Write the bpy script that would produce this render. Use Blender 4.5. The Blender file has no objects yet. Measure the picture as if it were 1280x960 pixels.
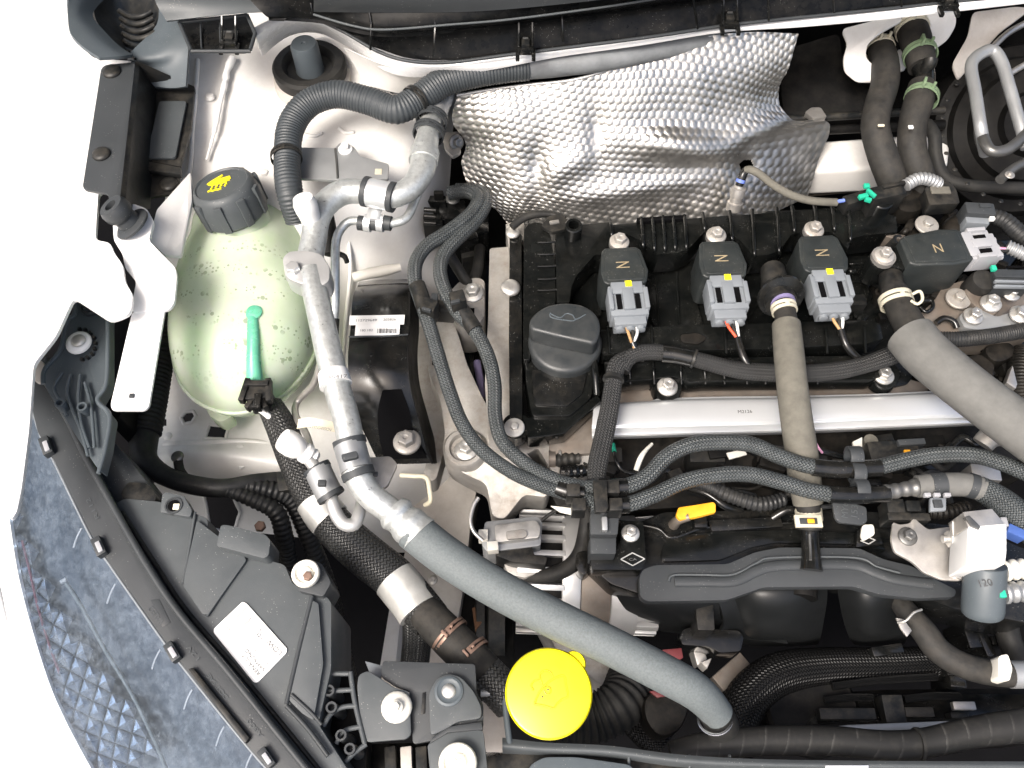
import bpy, bmesh, math, random
import numpy as np
from mathutils import Vector, Matrix
random.seed(7); rng = np.random.default_rng(7)
SC = bpy.context.scene
COL = SC.collection
R = math.radians
# ------------------------------------------------------------------ camera
TILT, HF, DIST = R(28), R(62), 0.75
F = math.tan(HF/2)
CAM = Vector((0, -DIST*math.sin(TILT), DIST*math.cos(TILT)))
FWD = Vector((0, math.sin(TILT), -math.cos(TILT)))
UPV = Vector((0, math.cos(TILT), math.sin(TILT)))
cd = bpy.data.cameras.new('camera'); cam = bpy.data.objects.new('camera', cd); COL.objects.link(cam)
cam.location = CAM; cam.rotation_euler = (TILT, 0, 0)
cd.sensor_fit = 'HORIZONTAL'; cd.angle = HF; cd.clip_start = 0.01; cd.clip_end = 100
SC.camera = cam
# ------------------------------------------------------------------ light
SUN_EL, SUN_AZ = R(56), R(220)      # high soft daylight from the car's front left
w = bpy.data.worlds.new('World'); SC.world = w; w.use_nodes = True
nt = w.node_tree; nt.nodes.clear()
sky = nt.nodes.new('ShaderNodeTexSky'); sky.sky_type = 'NISHITA'; sky.sun_disc = False
sky.sun_elevation = SUN_EL; sky.sun_rotation = SUN_AZ
sky.air_density = 0.95; sky.dust_density = 7.0; sky.ozone_density = 0.0
bg = nt.nodes.new('ShaderNodeBackground'); bg.inputs[1].default_value = 0.15
wo = nt.nodes.new('ShaderNodeOutputWorld')
nt.links.new(sky.outputs[0], bg.inputs[0]); nt.links.new(bg.outputs[0], wo.inputs[0])
sd = bpy.data.lights.new('sun', 'SUN'); sd.energy = 2.0; sd.angle = R(22); sd.color = (1, .99, .975)
sun = bpy.data.objects.new('sun', sd); COL.objects.link(sun)
sv = Vector((math.sin(SUN_AZ)*math.cos(SUN_EL), math.cos(SUN_AZ)*math.cos(SUN_EL), math.sin(SUN_EL)))
sun.rotation_euler = (-sv).to_track_quat('-Z', 'Y').to_euler(); sun.location = sv*3
SC.view_settings.view_transform = 'Standard'; SC.view_settings.look = 'None'
SC.view_settings.exposure = 0.85; SC.view_settings.gamma = 1.0; SC.view_settings.use_curve_mapping = False
SC.render.engine = 'CYCLES'
SC.cycles.max_bounces = 6; SC.cycles.transparent_max_bounces = 6; SC.cycles.use_denoising = True
SC.cycles.caustics_reflective = False; SC.cycles.caustics_refractive = False
# ------------------------------------------------------------------ pixel -> place (pixels of the 1280x960 photograph)
def at(px, py, z):
    d = FWD + Vector((1,0,0))*((px-640)/640*F) + UPV*((480-py)/640*F)
    return CAM + d*((z-CAM.z)/d.z)
def mpp(P): return (Vector(P)-CAM).dot(FWD)*F/640
def P3(p, z=None): return at(p[0], p[1], p[2] if len(p) > 2 else z)
def topx(P):
    v = Vector(P)-CAM; d = v.dot(FWD)
    return 640+v.x/d/F*640, 480-v.dot(UPV)/d/F*640
# ------------------------------------------------------------------ materials
MAT = {}
def _nodes(name):
    m = bpy.data.materials.new(name); m.use_nodes = True
    t = m.node_tree; t.nodes.clear()
    b = t.nodes.new('ShaderNodeBsdfPrincipled'); o = t.nodes.new('ShaderNodeOutputMaterial')
    t.links.new(b.outputs[0], o.inputs[0]); MAT[name] = m
    return m, t, b, o
def _noise(t, scale, detail=4, rough=.6, vec=None):
    n = t.nodes.new('ShaderNodeTexNoise'); n.inputs['Scale'].default_value = scale
    n.inputs['Detail'].default_value = detail; n.inputs['Roughness'].default_value = rough
    if vec is not None: t.links.new(vec, n.inputs['Vector'])
    return n
def _ramp(t, src, a, b, c0=0., c1=1.):
    r = t.nodes.new('ShaderNodeMapRange'); r.inputs[1].default_value = a; r.inputs[2].default_value = b
    r.inputs[3].default_value = c0; r.inputs[4].default_value = c1
    t.links.new(src, r.inputs[0]); return r.outputs[0]
def _mix(t, fac, a, b):
    m = t.nodes.new('ShaderNodeMix'); m.data_type = 'RGBA'
    if isinstance(fac, (int, float)): m.inputs[0].default_value = fac
    else: t.links.new(fac, m.inputs[0])
    for i, v in ((6, a), (7, b)):
        if isinstance(v, (tuple, list)): m.inputs[i].default_value = (*v[:3], 1)
        else: t.links.new(v, m.inputs[i])
    return m.outputs[2]
def _math(t, op, a, b=None):
    n = t.nodes.new('ShaderNodeMath'); n.operation = op
    for i, v in enumerate((a, b)):
        if v is None: continue
        if isinstance(v, (int, float)): n.inputs[i].default_value = v
        else: t.links.new(v, n.inputs[i])
    return n.outputs[0]
def _pos(t): return t.nodes.new('ShaderNodeNewGeometry').outputs['Position']
def mat(name, col, rough=.5, metal=0., var=.25, vscale=45, bump=.0, bscale=900, dust=0., dcol=(.30,.26,.20), dscale=60,
        coat=0., spec=.5, speck=0., sss=0., rvar=.12):
    m, t, b, o = _nodes(name)
    pos = _pos(t)
    n1 = _noise(t, vscale, 5, .65, pos)
    f = _ramp(t, n1.outputs[0], .3, .7)
    c = _mix(t, f, tuple(x*(1-var) for x in col), tuple(min(1, x*(1+var)) for x in col))
    rr = _ramp(t, n1.outputs[0], .3, .7, max(.03, rough-rvar), min(1, rough+rvar))
    if dust > 0:
        n2 = _noise(t, dscale, 8, .75, pos)
        nrm = t.nodes.new('ShaderNodeNewGeometry'); sx = t.nodes.new('ShaderNodeSeparateXYZ')
        t.links.new(nrm.outputs['Normal'], sx.inputs[0])
        upf = _ramp(t, sx.outputs[2], -.2, .9, .25, 1.)
        d = _math(t, 'MULTIPLY', _ramp(t, n2.outputs[0], .42, .75, 0, dust), upf)
        c = _mix(t, d, c, dcol)
        rr = _math(t, 'ADD', rr, _math(t, 'MULTIPLY', d, .35))
    if speck > 0:
        n3 = t.nodes.new('ShaderNodeTexVoronoi'); n3.inputs['Scale'].default_value = 520
        t.links.new(pos, n3.inputs['Vector'])
        n4 = _noise(t, 60, 3, .6, pos)
        sp = _math(t, 'MULTIPLY', _math(t, 'LESS_THAN', n3.outputs['Distance'], .13), _math(t, 'GREATER_THAN', n4.outputs[0], .56))
        c = _mix(t, _math(t, 'MULTIPLY', sp, speck), c, (.5, .5, .47))
    t.links.new(c, b.inputs['Base Color']); t.links.new(rr, b.inputs['Roughness'])
    b.inputs['Metallic'].default_value = metal; b.inputs['Coat Weight'].default_value = coat
    b.inputs['Coat Roughness'].default_value = .08; b.inputs['Specular IOR Level'].default_value = spec
    if sss:
        b.inputs['Subsurface Weight'].default_value = sss; b.inputs['Subsurface Scale'].default_value = .01
    if bump > 0:
        n5 = _noise(t, bscale, 3, .6, pos)
        bp = t.nodes.new('ShaderNodeBump'); bp.inputs['Strength'].default_value = bump; bp.inputs['Distance'].default_value = .0006
        t.links.new(n5.outputs[0], bp.inputs['Height']); t.links.new(bp.outputs[0], b.inputs['Normal'])
    return m
def braid(name, c_hi, c_lo, rough=.4, nu=10, spec=.3):
    """woven sleeve: strands cross over and under, laid out on the tube's own UV (u around, v along)"""
    m, t, b, o = _nodes(name)
    uv = t.nodes.new('ShaderNodeUVMap'); sx = t.nodes.new('ShaderNodeSeparateXYZ'); t.links.new(uv.outputs[0], sx.inputs[0])
    u = _math(t, 'MULTIPLY', sx.outputs[0], nu); v = _math(t, 'MULTIPLY', sx.outputs[1], nu*1.1)
    a = _math(t, 'ADD', u, v); c = _math(t, 'SUBTRACT', u, v)
    ha = _math(t, 'ABSOLUTE', _math(t, 'SINE', _math(t, 'MULTIPLY', a, math.pi)))
    hc = _math(t, 'ABSOLUTE', _math(t, 'SINE', _math(t, 'MULTIPLY', c, math.pi)))
    ck = _math(t, 'MODULO', _math(t, 'ADD', _math(t, 'ADD', _math(t, 'FLOOR', a), _math(t, 'FLOOR', c)), 1000.), 2.)
    h = _math(t, 'ADD', _math(t, 'MULTIPLY', ha, ck), _math(t, 'MULTIPLY', hc, _math(t, 'SUBTRACT', 1., ck)))
    n = _noise(t, 90, 4, .6, _pos(t))
    col = _mix(t, _math(t, 'MULTIPLY', h, _ramp(t, n.outputs[0], .3, .7, .55, 1.)), c_lo, c_hi)
    t.links.new(col, b.inputs['Base Color']); b.inputs['Roughness'].default_value = rough; b.inputs['Specular IOR Level'].default_value = spec
    bp = t.nodes.new('ShaderNodeBump'); bp.inputs['Strength'].default_value = .8; bp.inputs['Distance'].default_value = .0008
    t.links.new(h, bp.inputs['Height']); t.links.new(bp.outputs[0], b.inputs['Normal'])
    return m
mat('white_paint', (.80,.80,.79), .28, 0, .015, 20, coat=.4)
mat('bay_paint', (.72,.71,.685), .42, 0, .05, 12, dust=.45, dcol=(.42,.385,.33), dscale=16, bump=.05, bscale=150)
mat('dirty_paint', (.50,.47,.43), .5, 0, .1, 18, dust=.5, dcol=(.26,.21,.17), dscale=30)
mat('cowl_black', (.0045,.005,.0055), .3, 0, .2, 30, dust=.05, speck=.3, spec=.14)
mat('tape_grey', (.17,.18,.185), .55, 0, .2, 50, bump=.5, bscale=300)
mat('cap_plastic', (.028,.032,.034), .36, 0, .12, 30, bump=.2, bscale=1500, spec=.45, dust=.06)
mat('yellow_line', (.52,.40,.002), .5)
mat('spout_green', (.13,.46,.30), .3, 0, .15, 40, sss=.3)
mat('runner_black', (.010,.011,.0115), .42, 0, .1, 12, spec=.3, bump=.15, bscale=1500)
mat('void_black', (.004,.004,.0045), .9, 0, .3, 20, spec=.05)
mat('black_gloss', (.006,.0066,.0068), .2, 0, .25, 30, dust=.06, speck=.35, dscale=45)
mat('black_cover', (.0045,.0052,.0051), .19, 0, .3, 35, dust=.13, dcol=(.08,.075,.064), dscale=30, speck=.25, bump=.08, spec=0.4)
mat('black_dusty', (.0065,.0063,.0057), .45, 0, .3, 30, dust=.4, dcol=(.07,.058,.045), dscale=45, bump=.1, spec=0.2)
mat('black_part', (.010,.011,.0115), .42, 0, .25, 35, dust=.18, bump=.12, bscale=1400, spec=0.3)
mat('black_deep', (.006,.006,.006), .5, 0, .3, 25, dust=.12, dcol=(.1,.09,.075), spec=0.1)
mat('grey_plastic', (.068,.076,.080), .45, 0, .10, 14, bump=.22, bscale=1700, speck=.55, dust=.08, dcol=(.2,.2,.19), spec=0.35)
mat('dark_plastic', (.040,.044,.047), .48, 0, .12, 16, bump=.22, bscale=1700, speck=.4, spec=0.35)
mat('blue_grey_plastic', (.075,.09,.10), .45, 0, .12, 18, bump=.15, bscale=1500, speck=.3, spec=0.35)
mat('rubber', (.018,.018,.0175), .58, 0, .25, 40, bump=.15, dust=.2, dcol=(.13,.12,.10), spec=0.2)
mat('hose_rubber', (.026,.0255,.024), .62, 0, .25, 160, bump=.2, dust=.25, dcol=(.14,.12,.095), spec=0.22)
mat('foam', (.125,.119,.10), .85, 0, .2, 110, bump=.35, bscale=2200, dust=.12, dcol=(.22,.2,.16), spec=.3)
mat('foam_blue', (.12,.137,.14), .6, 0, .22, 650, bump=.7, bscale=1300, spec=.4)
mat('loom_tape', (.020,.021,.022), .45, 0, .3, 70, bump=.5, bscale=420, dust=.2, dcol=(.14,.13,.11), spec=0.3)
mat('cast_alu', (.46,.445,.415), .5, .55, .12, 40, bump=.35, bscale=1200, dust=.6, dcol=(.24,.185,.13), dscale=55)
mat('alu_clean', (.58,.58,.57), .42, .6, .06, 30, bump=.2, bscale=1300)
mat('alu_pipe', (.60,.62,.605), .38, .65, .16, 260, bump=.45, bscale=900, speck=.0)
mat('loom_ribbed', (.040,.046,.050), .5, 0, .12, 40, bump=.2, bscale=900)
mat('hood_pad', (.02,.02,.02), .9, 0, .2, 30)
mat('rail_steel', (.80,.82,.83), .34, .6, .02, 25, rvar=.02)
mat('zinc', (.60,.59,.56), .46, .8, .16, 90, bump=.15, dust=.2, dcol=(.35,.3,.22))
mat('zinc_plate', (.55,.53,.50), .42, .8, .15, 40, bump=.2, dust=.3, dcol=(.3,.26,.2))
mat('bracket_steel', (.34,.35,.355), .45, .5, .08, 30, bump=.15)
mat('dark_steel', (.16,.16,.155), .4, .7, .2, 40, bump=.2)
mat('brown_steel', (.20,.175,.15), .5, .5, .25, 40, dust=.4, dcol=(.2,.13,.08))
mat('rust', (.24,.12,.06), .8, .1, .35, 60, bump=.4)
mat('foil', (.50,.488,.46), .38, .92, .10, 40, bump=.3, bscale=220, dust=.14, dcol=(.3,.26,.2), dscale=25)
mat('foil_tape', (.62,.62,.59), .4, .5, .1, 50, bump=.3, bscale=260)
mat('sticker', (.84,.84,.82), .45, 0, .02, 20)
mat('cream_plastic', (.72,.70,.63), .45, 0, .05, 30)
mat('white_plastic', (.80,.80,.78), .4, 0, .03, 30)
mat('coil_black', (.022,.026,.0265), .42, 0, .15, 40, bump=.2, bscale=1600, dust=.12, dcol=(.16,.15,.12), speck=.3, spec=0.35)
mat('plug_grey', (.19,.208,.225), .45, 0, .06, 40)
mat('plug_light', (.33,.335,.35), .45, 0, .05, 40)
mat('yellow_cap', (.92,.80,.004), .38, 0, .02, 20, coat=.15)
mat('yellow_print', (.85,.75,.02), .5, 0, .05, 40)
mat('orange_tab', (.85,.40,.02), .5, 0, .15, 60)
mat('green_paint', (.02,.42,.26), .5, 0, .1, 50)
mat('clamp_green', (.26,.36,.22), .4, .4, .15, 60)
mat('clamp_cream', (.70,.66,.52), .4, .3, .08, 60)
mat('clamp_brown', (.26,.17,.13), .5, .5, .2, 60)
mat('print_grey', (.12,.12,.12), .6, 0, .1, 60)
mat('print_dark', (.06,.06,.06), .6, 0, .1, 60)
mat('print_gold', (.36,.29,.18), .5, .2, .1, 60)
mat('print_pale', (.36,.36,.35), .5, 0, .1, 60)
mat('wire_red', (.65,.09,.04), .45); mat('wire_white', (.75,.75,.72), .45); mat('wire_tan', (.42,.26,.12), .45); mat('wire_blue', (.12,.18,.5), .45)
mat('wire_pink', (.6,.3,.45), .45)
mat('purple_band', (.23,.2,.36), .4)
mat('copper', (.20,.06,.04), .35, .7, .5, 400, bump=.8, bscale=700)
mat('red_label', (.12,.02,.022), .5)
mat('blue_clip', (.05,.10,.30), .35)
mat('tag_cream', (.72,.66,.50), .55, 0, .05, 40)
mat('shim_chrome', (.86,.86,.86), .12, 1., .02, 40)
braid('braid_line', (.10,.112,.115), (.008,.009,.009), .34, 13)
braid('braid_big', (.10,.112,.115), (.008,.009,.009), .34, 24)
braid('braid_loom', (.045,.046,.046), (.014,.014,.014), .5, 18)
braid('braid_black', (.055,.056,.055), (.006,.006,.006), .30, 26)
braid('braid_fine', (.012,.012,.012), (.004,.004,.004), .25, 34, .16)
# ------------------------------------------------------------------ builders
def tag(o, label=None, cat=None, group=None, kind=None):
    if label: o['label'] = label
    if cat: o['category'] = cat
    if group: o['group'] = group
    if kind: o['kind'] = kind
    return o
def _hang(o, loc, parent):
    COL.objects.link(o)
    if parent is not None:
        o.parent = parent; o.location = Vector(loc) - WL[parent.name]
    else: o.location = loc
    WL[o.name] = Vector(loc)
WL = {}     # world location of each object (nothing that has children is rotated or scaled)
def thing(name, label, cat, px, py, z, group=None):
    o = bpy.data.objects.new(name, None); o.empty_display_size = .01
    _hang(o, at(px, py, z), None); return tag(o, label, cat, group)
def mk(name, verts, faces, m, parent=None, uv=None, ang=38, bevel=0., seg=2):
    V = [Vector(v) for v in verts]
    lo = Vector((min(v.x for v in V), min(v.y for v in V), min(v.z for v in V)))
    hi = Vector((max(v.x for v in V), max(v.y for v in V), max(v.z for v in V)))
    base = Vector(((lo.x+hi.x)/2, (lo.y+hi.y)/2, lo.z))
    me = bpy.data.meshes.new(name)
    me.from_pydata([v-base for v in V], [], faces)
    if uv is not None:
        l = me.uv_layers.new(name='UVMap'); l.data.foreach_set('uv', np.asarray(uv, dtype=np.float32).ravel())
    bm = bmesh.new(); bm.from_mesh(me)
    if uv is None: bmesh.ops.remove_doubles(bm, verts=bm.verts, dist=1e-6)
    bmesh.ops.recalc_face_normals(bm, faces=bm.faces)
    if bevel > 0:
        es = [e for e in bm.edges if len(e.link_faces) == 2 and e.calc_face_angle(0) > R(28)]
        bmesh.ops.bevel(bm, geom=es, offset=bevel, segments=seg, affect='EDGES', profile=.6, clamp_overlap=True)
    bm.to_mesh(me); bm.free()
    me.polygons.foreach_set('use_smooth', [True]*len(me.polygons)); me.set_sharp_from_angle(angle=R(ang))
    me.materials.append(MAT[m])
    o = bpy.data.objects.new(name, me); _hang(o, base, parent)
    return o
class MB:
    """collects boxes, bars, prisms and turned shapes into one mesh, optionally in a local frame"""
    def __init__(s, M=None): s.v = []; s.f = []; s.M = M or Matrix()
    def add(s, vs, fs):
        n = len(s.v); s.v += [s.M @ Vector(v) for v in vs]; s.f += [[i+n for i in f] for f in fs]; return s
    def box(s, c, d, rz=0):
        x, y, z = d[0]/2, d[1]/2, d[2]/2; ca, sa = math.cos(rz), math.sin(rz)
        vs = []
        for k in (-z, z):
            for (i, j) in ((-x,-y), (x,-y), (x,y), (-x,y)): vs.append((c[0]+i*ca-j*sa, c[1]+i*sa+j*ca, c[2]+k))
        return s.add(vs, [[3,2,1,0],[4,5,6,7],[0,1,5,4],[1,2,6,5],[2,3,7,6],[3,0,4,7]])
    def prism(s, pts, dz):
        n = len(pts); d = Vector(dz) if not isinstance(dz, (int, float)) else Vector((0,0,-dz))
        vs = [Vector(p) for p in pts]; vs += [p+d for p in vs]
        return s.add(vs, [list(range(n)), list(range(2*n-1, n-1, -1))]+[[i, i+n, (i+1) % n+n, (i+1) % n] for i in range(n)])
    def lathe(s, prof, p0=(0,0,0), axis=(0,0,1), seg=24, a0=0, cap=True):
        ax = Vector(axis).normalized(); t = Vector((1,0,0)) if abs(ax.x) < .9 else Vector((0,1,0))
        x = ax.cross(t).normalized(); y = ax.cross(x); p0 = Vector(p0)
        vs = []; fs = []
        for (r, h) in prof:
            for k in range(seg):
                a = a0+2*math.pi*k/seg; vs.append(p0+ax*h+(x*math.cos(a)+y*math.sin(a))*r)
        for i in range(len(prof)-1):
            for k in range(seg):
                fs.append([i*seg+k, i*seg+(k+1) % seg, (i+1)*seg+(k+1) % seg, (i+1)*seg+k])
        if cap: fs += [list(range(seg))[::-1], [len(vs)-seg+k for k in range(seg)]]
        return s.add(vs, fs)
    def cyl(s, p0, p1, r, r2=None, seg=20):
        a = Vector(p1)-Vector(p0); return s.lathe([(r, 0), (r if r2 is None else r2, a.length)], p0, a, seg)
    def build(s, name, m, parent=None, bevel=0., ang=38, seg=2): return mk(name, s.v, s.f, m, parent, None, ang, bevel, seg)
def rounded(pts, r):
    """round the corners of a closed 3D polygon"""
    out = []; n = len(pts)
    for i in range(n):
        p = pts[i]; a = pts[i-1]-p; b = pts[(i+1) % n]-p
        la, lb = a.length, b.length
        if la < 1e-9 or lb < 1e-9: continue
        k = min(r, la*.45, lb*.45)
        p1 = p+a/la*k; p2 = p+b/lb*k
        for t in (0, .33, .67, 1): out.append(p1*(1-t)**2+p*2*t*(1-t)+p2*t*t)
    return out
def cr(P, n, closed=False):
    """Catmull-Rom through rows of numbers, n samples for each span"""
    P = [np.array(p, float) for p in P]; N = len(P); out = []
    rngs = range(N) if closed else range(N-1)
    for i in rngs:
        if closed: p0, p1, p2, p3 = P[i-1], P[i], P[(i+1) % N], P[(i+2) % N]
        else: p0, p1, p2, p3 = P[max(i-1, 0)], P[i], P[i+1], P[min(i+2, N-1)]
        for k in range(n):
            t = k/n
            out.append(.5*((2*p1)+(-p0+p2)*t+(2*p0-5*p1+4*p2-p3)*t*t+(-p0+3*p1-3*p2+p3)*t**3))
    if not closed: out.append(P[-1])
    return out
def slab(name, pts, z, h, m, parent=None, bevel=.0012, rnd=0, smooth=0, seg=2, ang=38):
    """a plate or block: outline of its top face in photo pixels at height z, h metres thick downwards"""
    Q = [P3(p, z) for p in pts]
    if smooth: Q = [Vector(q) for q in cr([tuple(q) for q in Q], smooth, True)]
    elif rnd: Q = rounded(Q, rnd*mpp(Q[0]))
    return MB().prism(Q, h).build(name, m, parent, bevel, ang, seg)
def sheet(name, rows, m, parent=None, nu=8, nv=8, thick=0., holes=(), disp=None, ang=60, flip=False):
    """a curved sheet through a grid of (px, py, z); optional real thickness, cut-outs and relief"""
    G = [cr([tuple(P3(p)) for p in r], nu) for r in rows]
    H = np.array([cr([G[i][j] for i in range(len(G))], nv) for j in range(len(G[0]))]).transpose(1, 0, 2)
    nr, nc = H.shape[:2]
    dx = np.gradient(H, axis=1); dy = np.gradient(H, axis=0)
    N = np.cross(dx, dy); N /= np.linalg.norm(N, axis=2, keepdims=True)+1e-12
    N *= np.where((N*(np.array(CAM)-H)).sum(2, keepdims=True) < 0, -1, 1)
    if disp is not None:
        su = np.cumsum(np.linalg.norm(dx, axis=2), axis=1).mean(0)[None, :].repeat(nr, 0)
        sv_ = np.cumsum(np.linalg.norm(dy, axis=2), axis=0).mean(1)[:, None].repeat(nc, 1)
        H = H+N*disp(su, sv_, H)[..., None]
    idx = np.arange(nr*nc).reshape(nr, nc)
    fs = np.stack([idx[:-1,:-1], idx[:-1,1:], idx[1:,1:], idx[1:,:-1]], -1).reshape(-1, 4)
    if holes:
        C = (H[:-1,:-1]+H[1:,1:]).reshape(-1, 3)/2
        v = C-np.array(CAM); d = v@np.array(FWD)
        X = 640+v[:,0]/d/F*640; Y = 480-(v@np.array(UPV))/d/F*640
        keep = np.ones(len(fs), bool)
        for hp in holes:
            ins = np.zeros(len(fs), bool)
            for i in range(len(hp)):
                (x1, y1), (x2, y2) = hp[i-1], hp[i]
                if y1 == y2: continue
                c = ((y1 > Y) != (y2 > Y)) & (X < (x2-x1)*(Y-y1)/(y2-y1)+x1); ins ^= c
            keep &= ~ins
        fs = fs[keep]
    vs = H.reshape(-1, 3)
    faces = fs.tolist()
    if thick:
        vs2 = (H-N*thick).reshape(-1, 3); n0 = len(vs)
        ec = {}
        for f in faces:
            for i in range(4):
                a, b = f[i], f[(i+1) % 4]
                if (b, a) in ec: del ec[(b, a)]
                else: ec[(a, b)] = 1
        faces += [[i+n0 for i in f[::-1]] for f in fs.tolist()] + [[b, a, a+n0, b+n0] for (a, b) in ec]
        vs = np.concatenate([vs, vs2])
    return mk(name, vs.tolist(), faces, m, parent, None, ang)
def tube(name, pts, r, m, parent=None, seg=16, ribs=None, step=None, flat=1., caps=True, hollow=False, jit=0.):
    """a hose or pipe swept along (px, py, z) points; r in photo pixels, one number or one for each point"""
    W = [P3(p) for p in pts]
    rr = r if isinstance(r, (list, tuple)) else [r]*len(W)
    ctl = [(*w, k*mpp(w)) for w, k in zip(W, rr)]
    fine = np.array(cr(ctl, 24))
    L = np.concatenate([[0], np.cumsum(np.linalg.norm(np.diff(fine[:,:3], axis=0), axis=1))])
    rm = fine[:,3].mean()
    ds = step*mpp(W[0]) if step else max(rm*.45, .0012)
    if ribs: ds = ribs[0]*mpp(W[0])/6
    n = max(4, int(L[-1]/ds)+1)
    s = np.linspace(0, L[-1], n)
    C = np.stack([np.interp(s, L, fine[:,k]) for k in range(4)], 1)
    T = np.gradient(C[:,:3], axis=0); T /= np.linalg.norm(T, axis=1)[:,None]+1e-12
    up = np.array([0,0,1.]) if abs(T[0][2]) < .9 else np.array([0,1.,0])
    x = np.cross(T[0], up); x /= np.linalg.norm(x)
    rad = C[:,3].copy()
    if ribs:
        ph = s/(ribs[0]*mpp(W[0]))*2*math.pi
        rad *= 1+ribs[1]*np.clip(np.sin(ph)*1.4, -1, 1)
    if jit: rad *= 1+jit*np.interp(s, np.linspace(0, L[-1], n//4+2), rng.uniform(-1, 1, n//4+2))
    vs = []; 
    for i in range(n):
        x = x-T[i]*x.dot(T[i]); x /= np.linalg.norm(x)+1e-12; y = np.cross(T[i], x)
        for k in range(seg):
            a = 2*math.pi*k/seg
            vs.append(C[i,:3]+(x*math.cos(a)+y*flat*math.sin(a))*rad[i])
    fs = []; uv = []; circ = 2*math.pi*rm
    for i in range(n-1):
        for k in range(seg):
            k2 = (k+1) % seg
            fs.append([i*seg+k, i*seg+k2, (i+1)*seg+k2, (i+1)*seg+k])
            u0, u1, v0, v1 = k/seg, (k+1)/seg, s[i]/circ, s[i+1]/circ
            uv += [(u0,v0), (u1,v0), (u1,v1), (u0,v1)]
    if caps:
        fs += [list(range(seg))[::-1], [(n-1)*seg+k for k in range(seg)]]; uv += [(0,0)]*(2*seg)
    return mk(name, [tuple(v) for v in vs], fs, m, parent, uv, 50)
def frame(pa, pb, z, zb=None, normal=(0,0,1)):
    """local frame at pixel pa, its x axis pointing at pixel pb; returns matrix and the distance between them"""
    A = at(*pa, z); B = at(*pb, z if zb is None else zb)
    d = (B-A); L = d.length; x = d.normalized(); n = Vector(normal)
    y = n.cross(x).normalized(); zz = x.cross(y)
    return Matrix(((x.x,y.x,zz.x,A.x),(x.y,y.y,zz.y,A.y),(x.z,y.z,zz.z,A.z),(0,0,0,1))), L
_bm = {}
def _bolt_mesh(kind, m):
    k = (kind, m)
    if k in _bm: return _bm[k]
    b = MB()
    if kind == 'flange':
        b.lathe([(1.,0),(1.,.16),(.94,.24),(.66,.36)], seg=24); b.lathe([(.62,.2),(.62,.86),(.54,.95),(.2,.95),(.15,.9)], seg=6)
    elif kind == 'wide':
        b.lathe([(1.,0),(1.,.14),(.93,.2),(.5,.24)], seg=24); b.lathe([(.42,.15),(.42,.55),(.36,.62)], seg=6)
    elif kind == 'hex':
        b.lathe([(1.,0),(1.,.75),(.86,.9),(.3,.9)], seg=6)
    elif kind == 'dome':
        b.lathe([(1.,0),(1.,.1),(.9,.28),(.6,.4),(.25,.45)], seg=20)
    elif kind == 'cross':
        b.lathe([(1.,0),(1.,.35),(.92,.46),(.74,.46),(.66,.2),(.5,.2),(.46,.42),(.3,.5),(.1,.5)], seg=24)
        b.box((0,0,.5), (.5,.12,.12)); b.box((0,0,.5), (.12,.5,.115))
    o = b.build('bolt', m, None, .03 if kind != 'dome' else 0, 40)
    me = o.data; bpy.data.objects.remove(o); _bm[k] = me
    return me
def bolt(px, py, z, r, parent, m='zinc', kind='flange', axis=None, name='bolt'):
    P = at(px, py, z); o = bpy.data.objects.new(name, _bolt_mesh(kind, m)); _hang(o, P, parent)
    s = r*mpp(P); o.scale = (s, s, s)
    q = Vector(axis if axis else (random.uniform(-.06,.06), random.uniform(-.06,.06), 1)).to_track_quat('Z', 'Y')
    o.rotation_euler = (q @ Matrix.Rotation(random.uniform(0, 1.05), 3, 'Z').to_quaternion()).to_euler()
    return o
def text(s, pa, pb, z, hpx, m, parent, name='lettering', zb=None, lift=.0003, normal=(0,0,1), ext=.00015, mirror=False):
    """flat lettering from pixel pa towards pb on a surface at height z, cap height hpx pixels"""
    M, L = frame(pa, pb, z, zb, normal)
    c = bpy.data.curves.new('t', 'FONT'); c.body = s; c.size = 1; c.extrude = 0
    t = bpy.data.objects.new('t', c); COL.objects.link(t)
    dg = bpy.context.evaluated_depsgraph_get(); me = t.evaluated_get(dg).to_mesh()
    vs = [v.co.copy() for v in me.vertices]; fs = [list(p.vertices) for p in me.polygons]
    t.evaluated_get(dg).to_mesh_clear(); bpy.data.objects.remove(t)
    w_ = max(v.x for v in vs); k = L/w_; h = hpx*mpp(M.translation)/.7
    return mk(name, [M @ Vector((v.x*k, v.y*h*(-1 if mirror else 1), lift)) for v in vs], fs, m, parent, None, 30)
def clipbar(parent, px, py, z, w_, h_, d, m, name='clip', rz=0., bev=.0006):
    """small box part centred on a pixel; w_, h_ in pixels, d in metres, top face at z"""
    P = at(px, py, z); k = mpp(P)
    return MB(Matrix.Translation(P) @ Matrix.Rotation(rz, 4, 'Z')).box((0,0,-d/2), (w_*k, h_*k, d)).build(name, m, parent, bev)
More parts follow.
